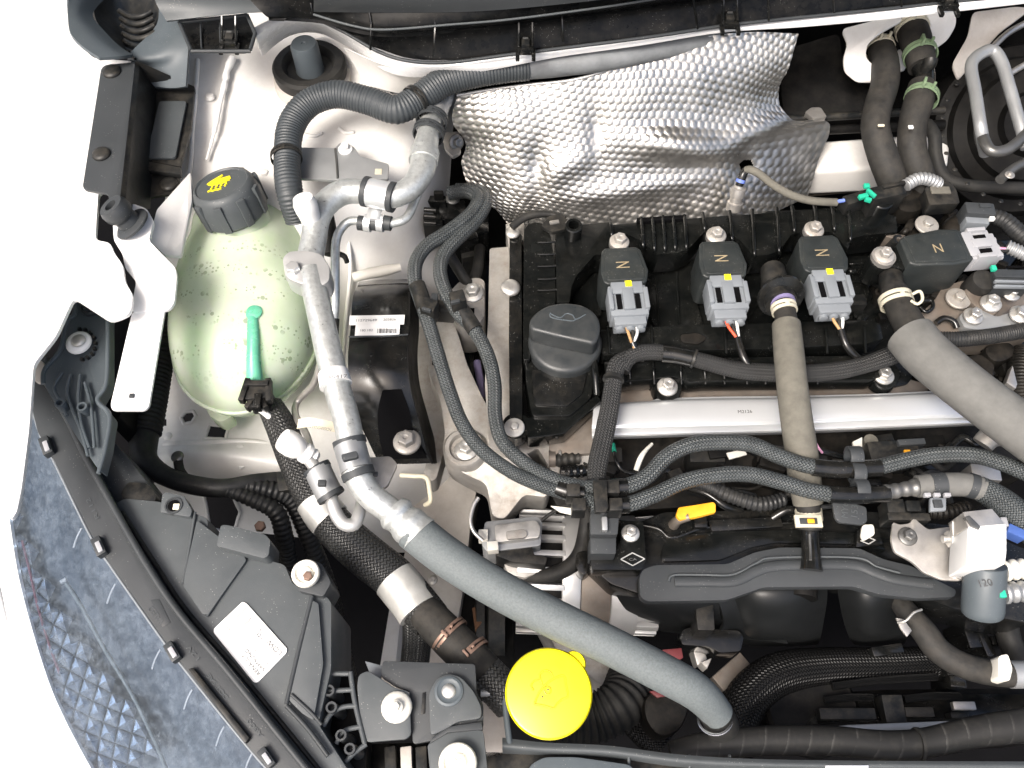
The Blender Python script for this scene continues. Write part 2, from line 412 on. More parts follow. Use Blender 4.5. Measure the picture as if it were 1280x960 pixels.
def ring_clamp(parent, pa, pb, z, r, m, wid=7, zb=None, name='clamp', ear=True, thick=1.6):
    """spring hose clamp: a band round the hose (axis pa->pb) with two raised ears"""
    M, L = frame(pa, pb, z, zb); k = mpp(M.translation); b = MB(M)
    w2 = wid*k/2
    for off in (-w2*.62, w2*.62):
        b.lathe([(r*k, off-w2*.42), ((r+thick)*k, off-w2*.42), ((r+thick)*k, off+w2*.42), (r*k, off+w2*.42)], (0,0,0), (1,0,0), 28, cap=False)
    b.box((0, 0, (r+thick*.5)*k), (wid*k, 5*k, thick*k))
    if ear:
        b.box((0, 6*k, (r+3)*k), (wid*.35*k, 3*k, 9*k)); b.box((wid*.4*k, -6*k, (r+3)*k), (wid*.35*k, 3*k, 9*k)); b.box((-wid*.4*k, -6*k, (r+3)*k), (wid*.35*k, 3*k, 9*k))
        b.box((0, -6*k, (r+7)*k), (wid*1.1*k, 3*k, 2.2*k))
    return b.build(name, m, parent, .0003)
mat('foam_grey', (.13,.13,.123), .75, 0, .16, 90, bump=.35, bscale=2200, spec=.35)
mat('reflector', (.032,.043,.06), .4, .1, .12, 30, bump=.15, bscale=400, speck=.5)
mat('facet_chrome', (.26,.30,.36), .2, .7, .1, 40)
def _lens():
    m, t, b, o = _nodes('lens_clear')
    b.inputs['Base Color'].default_value = (.40,.47,.55,1); b.inputs['Roughness'].default_value = .6
    gl = t.nodes.new('ShaderNodeBsdfGlossy'); gl.inputs['Roughness'].default_value = .06
    tr = t.nodes.new('ShaderNodeBsdfTransparent'); tr.inputs[0].default_value = (.94,.97,1,1)
    pos = _pos(t); n = _noise(t, 130, 8, .8, pos); n2 = _noise(t, 12, 3, .5, pos)
    d = _math(t, 'ADD', _ramp(t, n.outputs[0], .45, .75, .02, .14), _math(t, 'MULTIPLY', _ramp(t, n2.outputs[0], .4, .75, .0, 1.), _ramp(t, n.outputs[0], .3, .7, .01, .09)))
    v = t.nodes.new('ShaderNodeTexVoronoi'); v.inputs['Scale'].default_value = 480; t.links.new(pos, v.inputs['Vector'])
    sp = _math(t, 'MULTIPLY', _math(t, 'LESS_THAN', v.outputs['Distance'], .13), _math(t, 'GREATER_THAN', n.outputs[0], .52))
    d = _math(t, 'ADD', d, _math(t, 'MULTIPLY', sp, .3))
    lw = t.nodes.new('ShaderNodeLayerWeight'); lw.inputs[0].default_value = .3
    fac = _ramp(t, _math(t, 'POWER', lw.outputs['Facing'], 3.), 0., 1., .02, .2)
    m1 = t.nodes.new('ShaderNodeMixShader'); t.links.new(fac, m1.inputs[0]); t.links.new(tr.outputs[0], m1.inputs[1]); t.links.new(gl.outputs[0], m1.inputs[2])
    mx = t.nodes.new('ShaderNodeMixShader'); t.links.new(d, mx.inputs[0]); t.links.new(m1.outputs[0], mx.inputs[1]); t.links.new(b.outputs[0], mx.inputs[2])
    t.links.new(mx.outputs[0], o.inputs[0])
_lens()
def _wrap():
    m, t, b, o = _nodes('wrap_tape')
    uv = t.nodes.new('ShaderNodeUVMap'); sx = t.nodes.new('ShaderNodeSeparateXYZ'); t.links.new(uv.outputs[0], sx.inputs[0])
    n = _noise(t, 60, 5, .7, _pos(t))
    s = _math(t, 'FRACT', _math(t, 'ADD', _math(t, 'ADD', _math(t, 'MULTIPLY', sx.outputs[1], 4.), sx.outputs[0]), _math(t, 'MULTIPLY', n.outputs[0], .25)))
    e = _ramp(t, s, .0, .12, 1., 0.)
    c = _mix(t, _math(t, 'MULTIPLY', e, _ramp(t, n.outputs[0], .4, .6)), (.018,.018,.0175), (.07,.068,.064)); c = _mix(t, _ramp(t, n.outputs[0], .5, .8, 0, .4), c, (.06,.057,.05)); b.inputs['Specular IOR Level'].default_value = .25
    t.links.new(c, b.inputs['Base Color']); b.inputs['Roughness'].default_value = .55
    bp = t.nodes.new('ShaderNodeBump'); bp.inputs['Strength'].default_value = .7; bp.inputs['Distance'].default_value = .001
    t.links.new(s, bp.inputs['Height']); t.links.new(bp.outputs[0], b.inputs['Normal'])
_wrap()
mat('red_dark', (.07,.012,.025), .3)
# ================================================================== the setting: bay floor, body panels
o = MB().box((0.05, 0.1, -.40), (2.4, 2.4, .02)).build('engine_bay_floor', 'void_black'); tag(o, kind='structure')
def _wing(su, sv_, H): return .0006*np.sin(su*60)*np.sin(sv_*45)
o = sheet('inner_wing', [
    [(215,-10,.055),(300,-5,.06),(400,-5,.075),(480,20,.085),(560,45,.09),(640,40,.09)],
    [(222,40,.05),(300,40,.055),(395,35,.062),(470,55,.07),(545,75,.06),(610,75,.04)],
    [(228,90,.045),(300,90,.042),(390,92,.036),(460,100,.034),(530,118,.02),(575,118,-.03)],
    [(222,140,.04),(300,140,.034),(390,140,.030),(455,150,.028),(522,165,.012),(566,165,-.04)],
    [(214,200,.03),(300,200,.028),(390,200,.026),(455,205,.020),(520,220,.000),(562,225,-.06)],
    [(205,260,.01),(300,260,.012),(390,260,.012),(450,258,.000),(515,265,-.02),(558,275,-.08)],
    [(200,330,-.04),(300,330,-.03),(390,330,-.025),(440,325,-.04),(505,330,-.06),(552,340,-.10)],
    [(196,420,-.09),(300,420,-.08),(390,420,-.075),(440,400,-.085),(510,400,-.10),(560,400,-.14)],
    [(190,505,-.115),(270,508,-.11),(370,505,-.11),(440,500,-.115),(520,500,-.13),(575,500,-.16)],
    [(188,545,-.118),(270,548,-.112),(370,545,-.115),(440,550,-.13),(520,565,-.14),(578,560,-.17)],
    [(188,570,-.112),(270,570,-.106),(370,585,-.112),(440,595,-.14),(500,600,-.15),(560,600,-.19)],
    [(192,600,-.13),(270,610,-.14),(370,620,-.15),(430,640,-.16),(480,650,-.18),(545,640,-.23)],
    [(200,640,-.20),(270,660,-.21),(360,670,-.22),(425,680,-.22),(470,690,-.24),(535,690,-.30)]],
    'bay_paint', nu=36, nv=26, thick=.0012, disp=_wing,
    holes=[[(226,522),(232,515),(242,514),(245,520),(240,528),(230,530)], [(256,548),(262,531),(286,533),(282,549)],
           [(193,515),(206,512),(208,532),(200,534)], [(262,660),(256,620),(285,606),(300,640),(292,668)]])
tag(o, kind='structure')
# firewall behind the engine and the white scuttle flange below the cowl
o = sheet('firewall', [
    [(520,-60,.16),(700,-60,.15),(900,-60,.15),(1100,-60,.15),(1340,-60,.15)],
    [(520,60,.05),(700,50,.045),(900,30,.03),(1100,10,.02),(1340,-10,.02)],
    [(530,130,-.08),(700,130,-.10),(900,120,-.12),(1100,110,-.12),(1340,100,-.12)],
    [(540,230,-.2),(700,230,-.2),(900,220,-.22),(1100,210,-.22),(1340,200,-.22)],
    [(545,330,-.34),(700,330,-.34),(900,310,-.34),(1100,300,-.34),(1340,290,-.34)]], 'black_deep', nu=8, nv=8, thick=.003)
tag(o, kind='structure')
# the open hood, hinged behind the cowl and standing above the bay (above the photograph's frame)
t = thing('open_hood', 'white hood standing open above the bay with a dark insulation pad', 'hood', 640, -200, .2)
hx, hy, hz, ang_ = 0.0, .60, .24, R(56)
Mh = Matrix.Translation((hx, hy, hz)) @ Matrix.Rotation(-ang_, 4, 'X') @ Matrix.Rotation(math.pi, 4, 'Z')
MB(Mh).box((0,.45,0), (1.5,.95,.012)).build('skin', 'white_paint', t, .004)
for (cx_, cy_, w_, h_) in ((0,.03,1.5,.08),(0,.90,1.5,.10),(-.72,.46,.09,.9),(.72,.46,.09,.9)): MB(Mh).box((cx_,cy_,-.018), (w_,h_,.024)).build('frame_rib', 'white_paint', t, .006)
MB(Mh).box((0,.46,-.014), (1.3,.74,.012)).build('insulation_pad', 'hood_pad', t, .005)
# ------------------------------------------------------------------ outer panels
o = slab('fender', [(-120,-120,.085),(112,-120,.085),(88,-5,.085),(90,48,.085),(118,73,.085),(166,76,.085),(160,160,.085),(140,236,.085),(123,240,.085),(119,300,.085),(138,303,.085),(142,315,.085),
    (153,330,.085),(156,352,.085),(166,368,.085),(163,392,.085),(138,402,.085),(92,372,.085),(70,420,.085),(42,455,.085),(36,540,.085),(27,610,.085),(21,640,.085),(13,651,.085),(9,640,.085),(2,600,.085),(-20,520,.085),(-120,480,.085)],
    .1, .004, 'white_paint', None, .0018, rnd=6)
tag(o, 'blown-out white front fender panel ending in a pointed tip over the headlight', 'fender')
o = sheet('bumper_cover', [
    [(-60,560,-.07),(-30,560,-.062),(-8,575,-.055),(6,600,-.05)],
    [(-60,700,-.07),(-20,700,-.062),(8,705,-.055),(22,715,-.05)],
    [(-60,820,-.07),(0,820,-.062),(30,825,-.055),(54,832,-.05)],
    [(-60,900,-.07),(20,900,-.062),(60,902,-.056),(84,905,-.05)],
    [(-60,1000,-.07),(40,1000,-.065),(100,1000,-.06),(136,1000,-.05)]], 'white_paint', nu=6, nv=8, thick=.003)
tag(o, 'white bumper skin curving round the outer edge of the headlight lens', 'bumper')
tube('panel_seam', [(-5,715,-.059),(14,790,-.059),(38,860,-.059),(70,925,-.059),(105,985,-.059)], 2.2, 'bracket_steel', o)
# ------------------------------------------------------------------ black splash trim beside the fender
t = thing('wing_trim', 'black plastic wing trim with stepped tray and round push clips beside the white fender', 'trim', 170, 160, .05)
slab('flange', [(126,86),(131,81),(169,77),(149,258),(137,257),(135,242),(106,237),(103,233)], .098, .003, 'dark_plastic', t, .001, rnd=4)
MB().prism([at(169,77,.0975), at(194,110,.056), at(178,200,.056), at(182,258,.056), at(149,258,.0975)], (.003,0,-.004)).build('side_wall', 'black_part', t, .0006)
MB().prism([at(194,110,.058), at(243,111,.058), at(239,160,.058), at(225,208,.058), at(180,200,.058)], .004).build('tray', 'black_part', t, .001)
slab('tray_panel', [(199,126),(233,126),(219,197),(182,197)], .062, .003, 'grey_plastic', t, .0015, rnd=4)
slab('tray_edge', [(179,200),(226,209),(225,218),(182,212)], .062, .006, 'black_part', t, .001)
slab('tab', [(184,213),(225,215),(224,228),(216,242),(188,246),(182,258),(180,230)], .054, .003, 'black_part', t, .001, rnd=5)
MB().prism([at(168,77,.099), at(172,76,.099), at(243,108,.060), at(243,114,.058), at(194,114,.058)], (0,0,-.004)).build('upper_wall', 'black_part', t, .0006)
for (x, y, z, r) in ((140,90,.098,11.5), (127,193,.098,11.5), (211,231,.054,11.5)):
    bolt(x, y, z, r, t, 'black_part', 'dome', name='push_clip')
# ------------------------------------------------------------------ intake scoop / cowl end
t = thing('cowl_end_duct', 'grey plastic duct end with black ribbed bellows in the corner beside the cowl', 'duct', 160, 40, .06)
sheet('duct_lip', [[(86,-5,.13),(110,-8,.12),(140,-10,.10)],[(85,14,.125),(98,16,.12),(116,17,.108)],[(87,38,.122),(112,40,.116),(130,38,.104)],[(100,55,.12),(135,60,.113),(150,58,.102)],[(124,72,.118),(152,70,.112),(166,68,.10)]], 'blue_grey_plastic', t, 6, 6, .003)
sheet('duct_side', [[(196,-10,.10),(215,-10,.105),(240,-10,.10)],[(196,30,.09),(215,30,.10),(238,28,.10)],[(160,70,.085),(200,68,.09),(236,50,.095)],[(172,84,.075),(205,84,.08),(234,80,.085)],[(193,108,.07),(215,110,.071),(232,108,.075)]], 'blue_grey_plastic', t, 6, 6, .003)
sheet('duct_floor', [[(118,-10,.095),(150,-10,.06),(200,-10,.09)],[(120,25,.095),(160,25,.06),(200,25,.085)],[(150,60,.09),(175,62,.065),(200,55,.08)],[(168,72,.088),(185,76,.075),(204,66,.082)]], 'black_part', t, 6, 6, .002)
for i in range(6):
    y = 13+i*9.4; x0 = 160-abs(i-4)*1.5
    tube('bellows_ring', [(x0-4,y+1,.076),(x0+10,y+8-i*.3,.082),(x0+24,y+7-i*.5,.086),(x0+36,y+1-i*.6,.088)], 3.6, 'black_part', t, 10)
# ------------------------------------------------------------------ white hinge bracket with rubber stop
t = thing('hood_stop_bracket', 'white painted bracket arm with a grey rubber hood stop on its round head', 'bracket', 180, 400, -.02)
slab('arm', [(140,268,.082),(150,256,.082),(165,254,.082),(183,260,.082),(192,276,.082),(186,300,.08),(203,318,.078),(219,334,.076),(221,345,.075),(218,378,.072),(211,387,.07),(165,391,.07),(166,372,.072),(170,352,.074),(156,335,.076),(153,318,.078),(142,300,.082)], .06, .004, 'white_paint', t, .0015, rnd=5)
slab('lower_arm', [(165,390,.069),(206,386,.069),(186,508,.045),(180,513,.044),(140,513,.044),(138,506,.045)], .03, .003, 'white_paint', t, .001, rnd=4)
clipbar(t, 164, 494, .0495, 6, 6, .002, 'dark_plastic', 'bracket_hole')
slab('web', [(186,300,.074),(196,262,.07),(238,215,.06),(240,250,.06),(226,320,.05),(205,318,.065)], .05, .004, 'bay_paint', t, .001, rnd=4)
P = at(166,281,.083); k = mpp(P); ax = Vector((-.42,.10,.9)).normalized()
MB().lathe([(24*k,0),(24*k,.002),(18*k,.004),(16*k,.004)], P, ax, 28).build('stop_base', 'dark_plastic', t)
MB().lathe([(15*k,.002),(14*k,.010),(17*k,.013),(18.5*k,.016),(18.5*k,.021),(16*k,.025),(8*k,.025),(7*k,.016),(1*k,.016)], P, ax, 28).build('rubber_stop', 'dark_plastic', t)
# ------------------------------------------------------------------ strut mount
t = thing('strut_mount', 'round black rubber strut mount with a capped stud on the white strut tower', 'strut mount', 390, 95, .03)
P = at(391,100,.036); k = mpp(P)
MB().lathe([(48*k,-.004),(47*k,.006),(40*k,.010)], P, (0,.03,1), 36).build('sealant_ring', 'dirty_paint', t)
MB().lathe([(44*k,.008),(45*k,.012),(45*k,.019),(42*k,.022),(33*k,.022),(30*k,.019),(28*k,.014),(20*k,.013)], P, (0,.03,1), 40).build('mount_ring', 'rubber', t)
MB().lathe([(19*k,.010),(17*k,.014),(16.5*k,.042),(14.5*k,.045),(3*k,.045),(2*k,.044)], P, (0,.03,1), 28).build('stud_cap', 'blue_grey_plastic', t)
# seam bead, grommet, bolt bosses on the wing
tube('seam_sealer', [(291,72,.052),(284,88,.049),(281,105,.046),(275,130,.043),(268,165,.04),(258,200,.034)], [4,4.5,3.6,3.2,2.4,1.5], 'white_plastic', None, 10, jit=.25)
tag(bpy.data.objects['seam_sealer'], 'bead of white seam sealer running down the inner wing', 'sealant')
o = slab('grommet', [(482,99),(488,95),(494,103),(493,111),(487,112)], .037, .006, 'black_part', None, .001, rnd=3); tag(o, 'small black oval grommet plugged into the white wing panel', 'grommet')
tube('foam_pad', [(441,347,-.030),(460,342,-.030),(482,338,-.031),(500,334,-.033)], [6,7,7,5], 'cream_plastic', None, 12)
tag(bpy.data.objects['foam_pad'], 'slim off-white sealing strip stuck on the inner wing above the black mount cover', 'strip')
iw = bpy.data.objects['inner_wing']
for pts, r_ in (([(247,75,.049),(244,120,.044),(240,165,.038),(238,205,.032),(230,250,.016),(222,300,-.012)], 3.2), ([(372,160,.0305),(380,168,.0300),(392,170,.0296),(402,166,.0296)], 2.6), ([(424,160,.0292),(432,166,.0285),(442,165,.0280)], 2.4),
                ([(205,556,-.1155),(260,553,-.1115),(310,552,-.1130),(350,560,-.1160),(400,585,-.1290),(440,600,-.1420)], 4), ([(436,300,-.024),(438,340,-.044),(432,400,-.08),(428,450,-.098)], 2.4), ([(300,585,-.114),(330,572,-.1105),(360,574,-.1115),(380,590,-.119)], 3)):
    tube('pressed_ridge', pts, r_, 'bay_paint', iw, 10)
for (x, y, z) in ((300,560,-.1085),(345,540,-.113),(210,545,-.1155),(455,520,-.121),(262,120,.043),(330,215,.0255)):
    P = at(x,y,z); k = mpp(P); MB().lathe([(6*k,-.002),(5*k,.0008),(3*k,.0014),(.5*k,.0015)], P, (0,.1,1), 16).build('weld_boss', 'bay_paint', iw)
_wv = np.array([v.co for v in iw.data.vertices])+np.array(WL['inner_wing']); _d = _wv-np.array(CAM); _dd = _d@np.array(FWD)
_wx = 640+_d[:,0]/_dd/F*640; _wy = 480-(_d@np.array(UPV))/_dd/F*640
def wing_z(x, y): return float(_wv[np.argsort((_wx-x)**2+(_wy-y)**2)[:6], 2].max())
for hp in ([(226,522),(232,515),(242,514),(245,520),(240,528),(230,530)], [(256,548),(262,531),(286,533),(282,549)], [(262,660),(256,620),(285,606),(300,640),(292,668)]):
    q = [lp for k_ in range(len(hp)) for lp in ((hp[k_][0]*(1-u)+hp[(k_+1) % len(hp)][0]*u, hp[k_][1]*(1-u)+hp[(k_+1) % len(hp)][1]*u) for u in (0, .25, .5, .75))]
    tube('hole_rim', [(x, y, wing_z(x, y)) for x, y in q+q[:1]], 2.2, 'bay_paint', iw, 8)
# scuttle flange: the bright lip under the cowl
o = sheet('scuttle_flange', [
    [(318,34,.105),(360,16,.105),(400,22,.105),(450,38,.105),(500,62,.105),(545,74,.107),(610,73,.11),(700,58,.115),(800,45,.12),(900,28,.122),(1000,22,.124),(1100,12,.126),(1190,2,.13),(1330,-14,.13)],
    [(322,50,.10),(360,26,.10),(400,30,.10),(445,50,.10),(495,76,.10),(545,84,.102),(610,82,.106),(700,66,.112),(800,53,.117),(900,37,.12),(1000,30,.121),(1100,21,.124),(1190,11,.127),(1330,-5,.128)],
    [(328,70,.06),(362,45,.07),(400,42,.07),(440,62,.075),(490,92,.08),(545,96,.085),(610,88,.10),(700,71,.108),(800,57,.114),(900,41,.117),(1000,34,.118),(1100,25,.121),(1190,15,.124),(1330,-1,.125)]],
    'white_paint', None, 6, 4, .002)
tag(o, 'bright white body flange running along under the black cowl panel', 'flange')
o = sheet('scuttle_gusset', [[(430,60,.08),(490,84,.09),(560,88,.09),(620,84,.09)],[(445,85,.06),(495,95,.07),(545,104,.06),(590,100,.05)],[(455,105,.042),(490,115,.045),(530,122,.03),(545,130,.0)]], 'bay_paint', None, 6, 6, .001)
tag(o, 'off-white sheet metal gusset joining the strut tower to the scuttle', 'gusset')
# ------------------------------------------------------------------ cowl panel
t = thing('windscreen_cowl', 'long glossy black plastic cowl panel with ribs and clips along the windscreen base', 'cowl', 700, 20, .11)
sheet('cowl_face', [
    [(300,-70,.21),(420,-70,.21),(520,-70,.21),(640,-70,.21),(800,-80,.22),(960,-90,.22),(1120,-100,.22),(1340,-110,.22)],
    [(300,-20,.17),(420,-20,.175),(520,-20,.175),(640,-25,.18),(800,-40,.19),(960,-50,.19),(1120,-60,.19),(1340,-70,.19)],
    [(330,18,.150),(400,20,.145),(480,36,.145),(600,28,.15),(800,3,.155),(960,-20,.16),(1120,-35,.16),(1340,-50,.165)],
    [(340,20,.146),(400,25,.138),(480,42,.134),(600,36,.136),(800,14,.14),(960,-8,.14),(1120,-22,.145),(1340,-38,.15)],
    [(350,16,.135),(400,28,.125),(470,60,.115),(560,75,.112),(800,46,.122),(960,24,.124),(1120,8,.126),(1340,-14,.13)]], 'cowl_black', t, 8, 6, .003)
sheet('cowl_shelf', [[(205,-60,.20),(300,-60,.20),(390,-60,.20)],[(192,-8,.15),(290,-6,.155),(386,-10,.155)],[(208,26,.135),(300,17,.14),(388,14,.14)]], 'grey_plastic', t, 8, 6, .003)
sheet('cowl_top_face', [[(390,-60,.205),(600,-60,.205),(900,-70,.22)],[(392,-10,.178),(600,-12,.180),(900,-40,.20)],[(392,15,.154),(600,14,.160),(820,-8,.175)]], 'dark_plastic', t, 8, 6, .002)
# clip pocket at the left end
t2 = slab('clip_pocket', [(226,28),(308,20),(318,42),(314,58),(306,63),(240,62)], .118, .004, 'cowl_black', t, .001, rnd=3)
for a, b in (((224,28),(309,19)), ((309,19),(319,42)), ((319,42),(313,62)), ((224,28),(239,63)), ((239,64),(313,64))):
    tube('pocket_rim', [(*a,.128),((a[0]+b[0])/2,(a[1]+b[1])/2,.128),(*b,.128)], 2.4, 'dark_plastic', t, 8)
for x in (251, 275, 294): tube('rib', [(x,28,.122),(x,42,.120),(x+1,60,.120)], 1.2, 'dark_plastic', t, 6)
for (x0, y0, x1, y1) in ((386,-8,391,18),(458,-4,464,30),(464,30,463,62),(541,0,544,33),(544,33,542,70),(702,12,704,52),(866,-5,872,36),(960,-30,961,26),(1040,-30,1043,16),(1125,-40,1127,8),(1250,-40,1253,-4)):
    zz = lambda y, x: .160 if y < 10 else .148 if y < 35 else .126
    tube('rib', [(x0,y0,zz(y0,x0)),((x0+x1)/2,(y0+y1)/2,(zz(y0,x0)+zz(y1,x1))/2+.002),(x1,y1,zz(y1,x1))], 1.5, 'black_gloss', t, 6)
tube('lower_edge', [(388,20,.134),(430,40,.126),(472,64,.118),(510,76,.116),(560,78,.114),(640,68,.118),(800,48,.124),(900,33,.125),(960,26,.126),(1120,10,.128),(1300,-9,.132)], 2.2, 'dark_plastic', t, 8)
tube('crease', [(392,18,.152),(440,32,.149),(480,37,.1475),(560,31,.150),(640,24,.153),(760,8,.158),(860,-8,.162)], 1.5, 'grey_plastic', t, 8)
for (x, y, z) in ((286,46,.127), (657,54,.132), (913,22,.136), (1187,-1,.14)):
    c = clipbar(t, x, y, z, 20, 24, .006, 'black_gloss', 'retaining_clip')
    clipbar(c, x, y-2, z+.003, 10, 12, .004, 'black_part', 'clip_core'); clipbar(c, x, y-7, z+.0035, 7, 3, .003, 'dark_steel', 'clip_spring')
    for s in (-10, 10):
        clipbar(c, x+s, y+13, z-.003, 5, 16, .004, 'black_gloss', 'clip_leg')
        tube('clip_rail', [(x+s*.85,y-26,z+.012),(x+s*.85,y-12,z+.006),(x+s*.9,y+4,z+.002)], 1.6, 'black_gloss', c, 6)
# ================================================================== coolant reservoir
t = thing('coolant_reservoir', 'translucent pale green coolant reservoir half full of green coolant behind the headlight', 'reservoir', 310, 400, -.10)
def _res_mat():
    m, tt, b, o = _nodes('tank_plastic')
    pos = _pos(tt)
    n = _noise(tt, 30, 3, .6, pos); sx = tt.nodes.new('ShaderNodeSeparateXYZ'); tt.links.new(pos, sx.inputs[0])
    def drops(sc, lo, hi):
        v = tt.nodes.new('ShaderNodeTexVoronoi'); v.inputs['Scale'].default_value = sc; tt.links.new(pos, v.inputs['Vector'])
        cs = tt.nodes.new('ShaderNodeSeparateColor'); tt.links.new(v.outputs['Color'], cs.inputs[0])
        thr = _ramp(tt, cs.outputs[0], .35, 1., lo, hi)
        return _ramp(tt, _math(tt, 'SUBTRACT', v.outputs['Distance'], thr), -.05, .03, 1., 0.)
    d = _math(tt, 'MAXIMUM', drops(170, .10, .46), drops(300, .08, .42))
    d = _math(tt, 'MULTIPLY', d, _ramp(tt, n.outputs[0], .42, .5))
    band = _math(tt, 'MULTIPLY', _ramp(tt, sx.outputs[1], -.005, .03), _ramp(tt, sx.outputs[1], .15, .12))
    wv = _ramp(tt, _math(tt, 'SINE', _math(tt, 'MULTIPLY', sx.outputs[1], 260.)), -.6, .4); d = _math(tt, 'MULTIPLY', _math(tt, 'MULTIPLY', d, band), wv)
    c = _mix(tt, _ramp(tt, n.outputs[0], .35, .65), (.72,.80,.62), (.80,.86,.72))
    c = _mix(tt, _math(tt, 'MULTIPLY', d, .7), c, (.30,.35,.24))
    tt.links.new(c, b.inputs['Base Color'])
    b.inputs['Roughness'].default_value = .22; b.inputs['Subsurface Weight'].default_value = .55
    b.inputs['Subsurface Scale'].default_value = .012; b.inputs['Subsurface Radius'].default_value = (.8, 1., .6)
    tr = tt.nodes.new('ShaderNodeBsdfTransparent'); tr.inputs[0].default_value = (.80,.92,.72,1)
    mx = tt.nodes.new('ShaderNodeMixShader'); mx.inputs[0].default_value = .4
    tt.links.new(b.outputs[0], mx.inputs[1]); tt.links.new(tr.outputs[0], mx.inputs[2]); tt.links.new(mx.outputs[0], o.inputs[0])
    bp = tt.nodes.new('ShaderNodeBump'); bp.inputs['Strength'].default_value = .3; bp.inputs['Distance'].default_value = .001
    tt.links.new(d, bp.inputs['Height']); tt.links.new(bp.outputs[0], b.inputs['Normal'])
_res_mat()
mat('coolant', (.42,.66,.44), .2, 0, .05, 20, sss=.5); mat('dip_green', (.04,.40,.24), .35, 0, .1, 60)
def blob(name, out, zc, hgt, low, m, parent, rings=14, ex=2.4, shrink=1., peak=None):
    """a closed moulded tank: outline in pixels at its parting line, domed above and below, its top drawn towards peak"""
    Q = [Vector(q) for q in cr([tuple(P3(p, zc)) for p in out], 6, True)]
    C = sum(Q, Vector())/len(Q); n = len(Q); vs = []; fs = []
    prof = []
    for i in range(rings+1):
        a = math.pi/2*i/rings; prof.append((math.cos(a)**(2/ex), hgt*math.sin(a)**(2/ex)))
    lows = [(s_, -h_*low/hgt) for (s_, h_) in prof[1:]][::-1]
    allp = lows+prof
    for (s_, h_) in allp:
        sh = Vector()
        if peak is not None and h_ > 0: sh = (peak-C)*(1-s_)**1.0*.9; sh.z = 0
        for q in Q: vs.append(C+sh+(q-C)*max(s_, .02)*shrink+Vector((0,0,h_*shrink)))
    for i in range(len(allp)-1):
        for k_ in range(n): fs.append([i*n+k_, i*n+(k_+1) % n, (i+1)*n+(k_+1) % n, (i+1)*n+k_])
    fs += [list(range(n))[::-1], [(len(allp)-1)*n+k_ for k_ in range(n)]]
    return mk(name, vs, fs, m, parent, None, 60)
outl = [(252,284),(300,268),(350,272),(380,292),(391,330),(398,380),(396,430),(378,468),(345,500),(300,516),(258,508),(228,482),(216,440),(218,395),(228,350),(244,312)]
blob('tank', outl, -.035, .068, .055, 'tank_plastic', t, rings=20, ex=2.2, peak=at(300,292,.03))
liq = [(232,400),(300,385),(372,400),(388,430),(372,462),(340,492),(300,506),(262,500),(235,478),(224,440)]
blob('coolant', liq, -.04, .026, .045, 'coolant', t, shrink=.93)
# moulded parting seam
tube('parting_seam', [(x,y,-.035) for x, y in outl[5:14]], 3.0, 'tank_plastic', t, 8, caps=True)
tube('green_spout', [(316,391,.020),(317,420,.0155),(317,452,.0065),(319,480,-.006)], [7,8,9,11], 'spout_green', t)
P = at(317,390,.0215); MB().lathe([(11*mpp(P),-.002),(11*mpp(P),.001),(7*mpp(P),.003)], P, seg=20).build('spout_boss', 'spout_green', t)
slab('mount_foot', [(252,500),(285,508),(290,520),(276,528),(262,520)], -.07, .02, 'tank_plastic', t, .002, rnd=5)
# cap
cp = at(296,268,.030); k = mpp(cp); ax = Vector((-.17,.23,.95)).normalized()
mb = MB().lathe([(37*k,0),(41.5*k,.004),(41.5*k,.020),(39*k,.030),(36*k,.034),(33*k,.035),(31.5*k,.0335),(8*k,.0337)], cp, ax, 40)
cap = mb.build('cap', 'grey_plastic', t)
x_ = ax.cross(Vector((0,1,0))).normalized(); y_ = ax.cross(x_)
for i in range(9):
    a = 2*math.pi*i/9+.25; d = x_*math.cos(a)+y_*math.sin(a); tn = ax.cross(d)
    M_ = Matrix(((d.x,tn.x,ax.x,cp.x),(d.y,tn.y,ax.y,cp.y),(d.z,tn.z,ax.z,cp.z),(0,0,0,1)))
    MB(M_).box((41*k,0,.016), (5*k,10*k,.028)).build('grip_rib', 'grey_plastic', cap, .0012)
MB().lathe([(40*k,-.030),(38*k,-.012),(36*k,.002)], cp, ax, 40).build('neck', 'tank_plastic', t)
# emblem: hand over rising steam, printed yellow on the cap
Xe = Vector((1,.16,0)); Xe = (Xe-ax*Xe.dot(ax)).normalized(); Ye = ax.cross(Xe)
cc = cp+ax*.0339-Xe*4*k+Ye*5*k
Me = Matrix(((Xe.x,Ye.x,ax.x,cc.x),(Xe.y,Ye.y,ax.y,cc.y),(Xe.z,Ye.z,ax.z,cc.z),(0,0,0,1)))
e = MB(Me)
def epoly(pts): e.prism([Vector((x*k*1.15, y*k*1.15, .0008)) for x, y in pts], .001)
epoly([(-13,2),(-9,6),(3,14),(4,12),(-1,7),(12,8),(12,6.2),(1,4.6),(13,5),(13,3),(1,2.4),(12,2),(12,.3),(1,.2),(10,-.6),(9,-2.4),(-4,-2),(-10,-1)])
for i in range(4):
    x0 = -8+i*5; epoly([(x0,-3.5),(x0+2,-3.5),(x0+3,-6),(x0+1.4,-9),(x0-.4,-9),(x0+.8,-6)])
epoly([(-11,-11.5),(-8,-10.5),(-5,-12),(-2,-10.7),(1,-12),(4,-11),(4,-12.5),(1,-13.6),(-2,-12.4),(-5,-13.6),(-8,-12.2),(-11,-13)])
e.build('warning_emblem', 'yellow_print', cap)
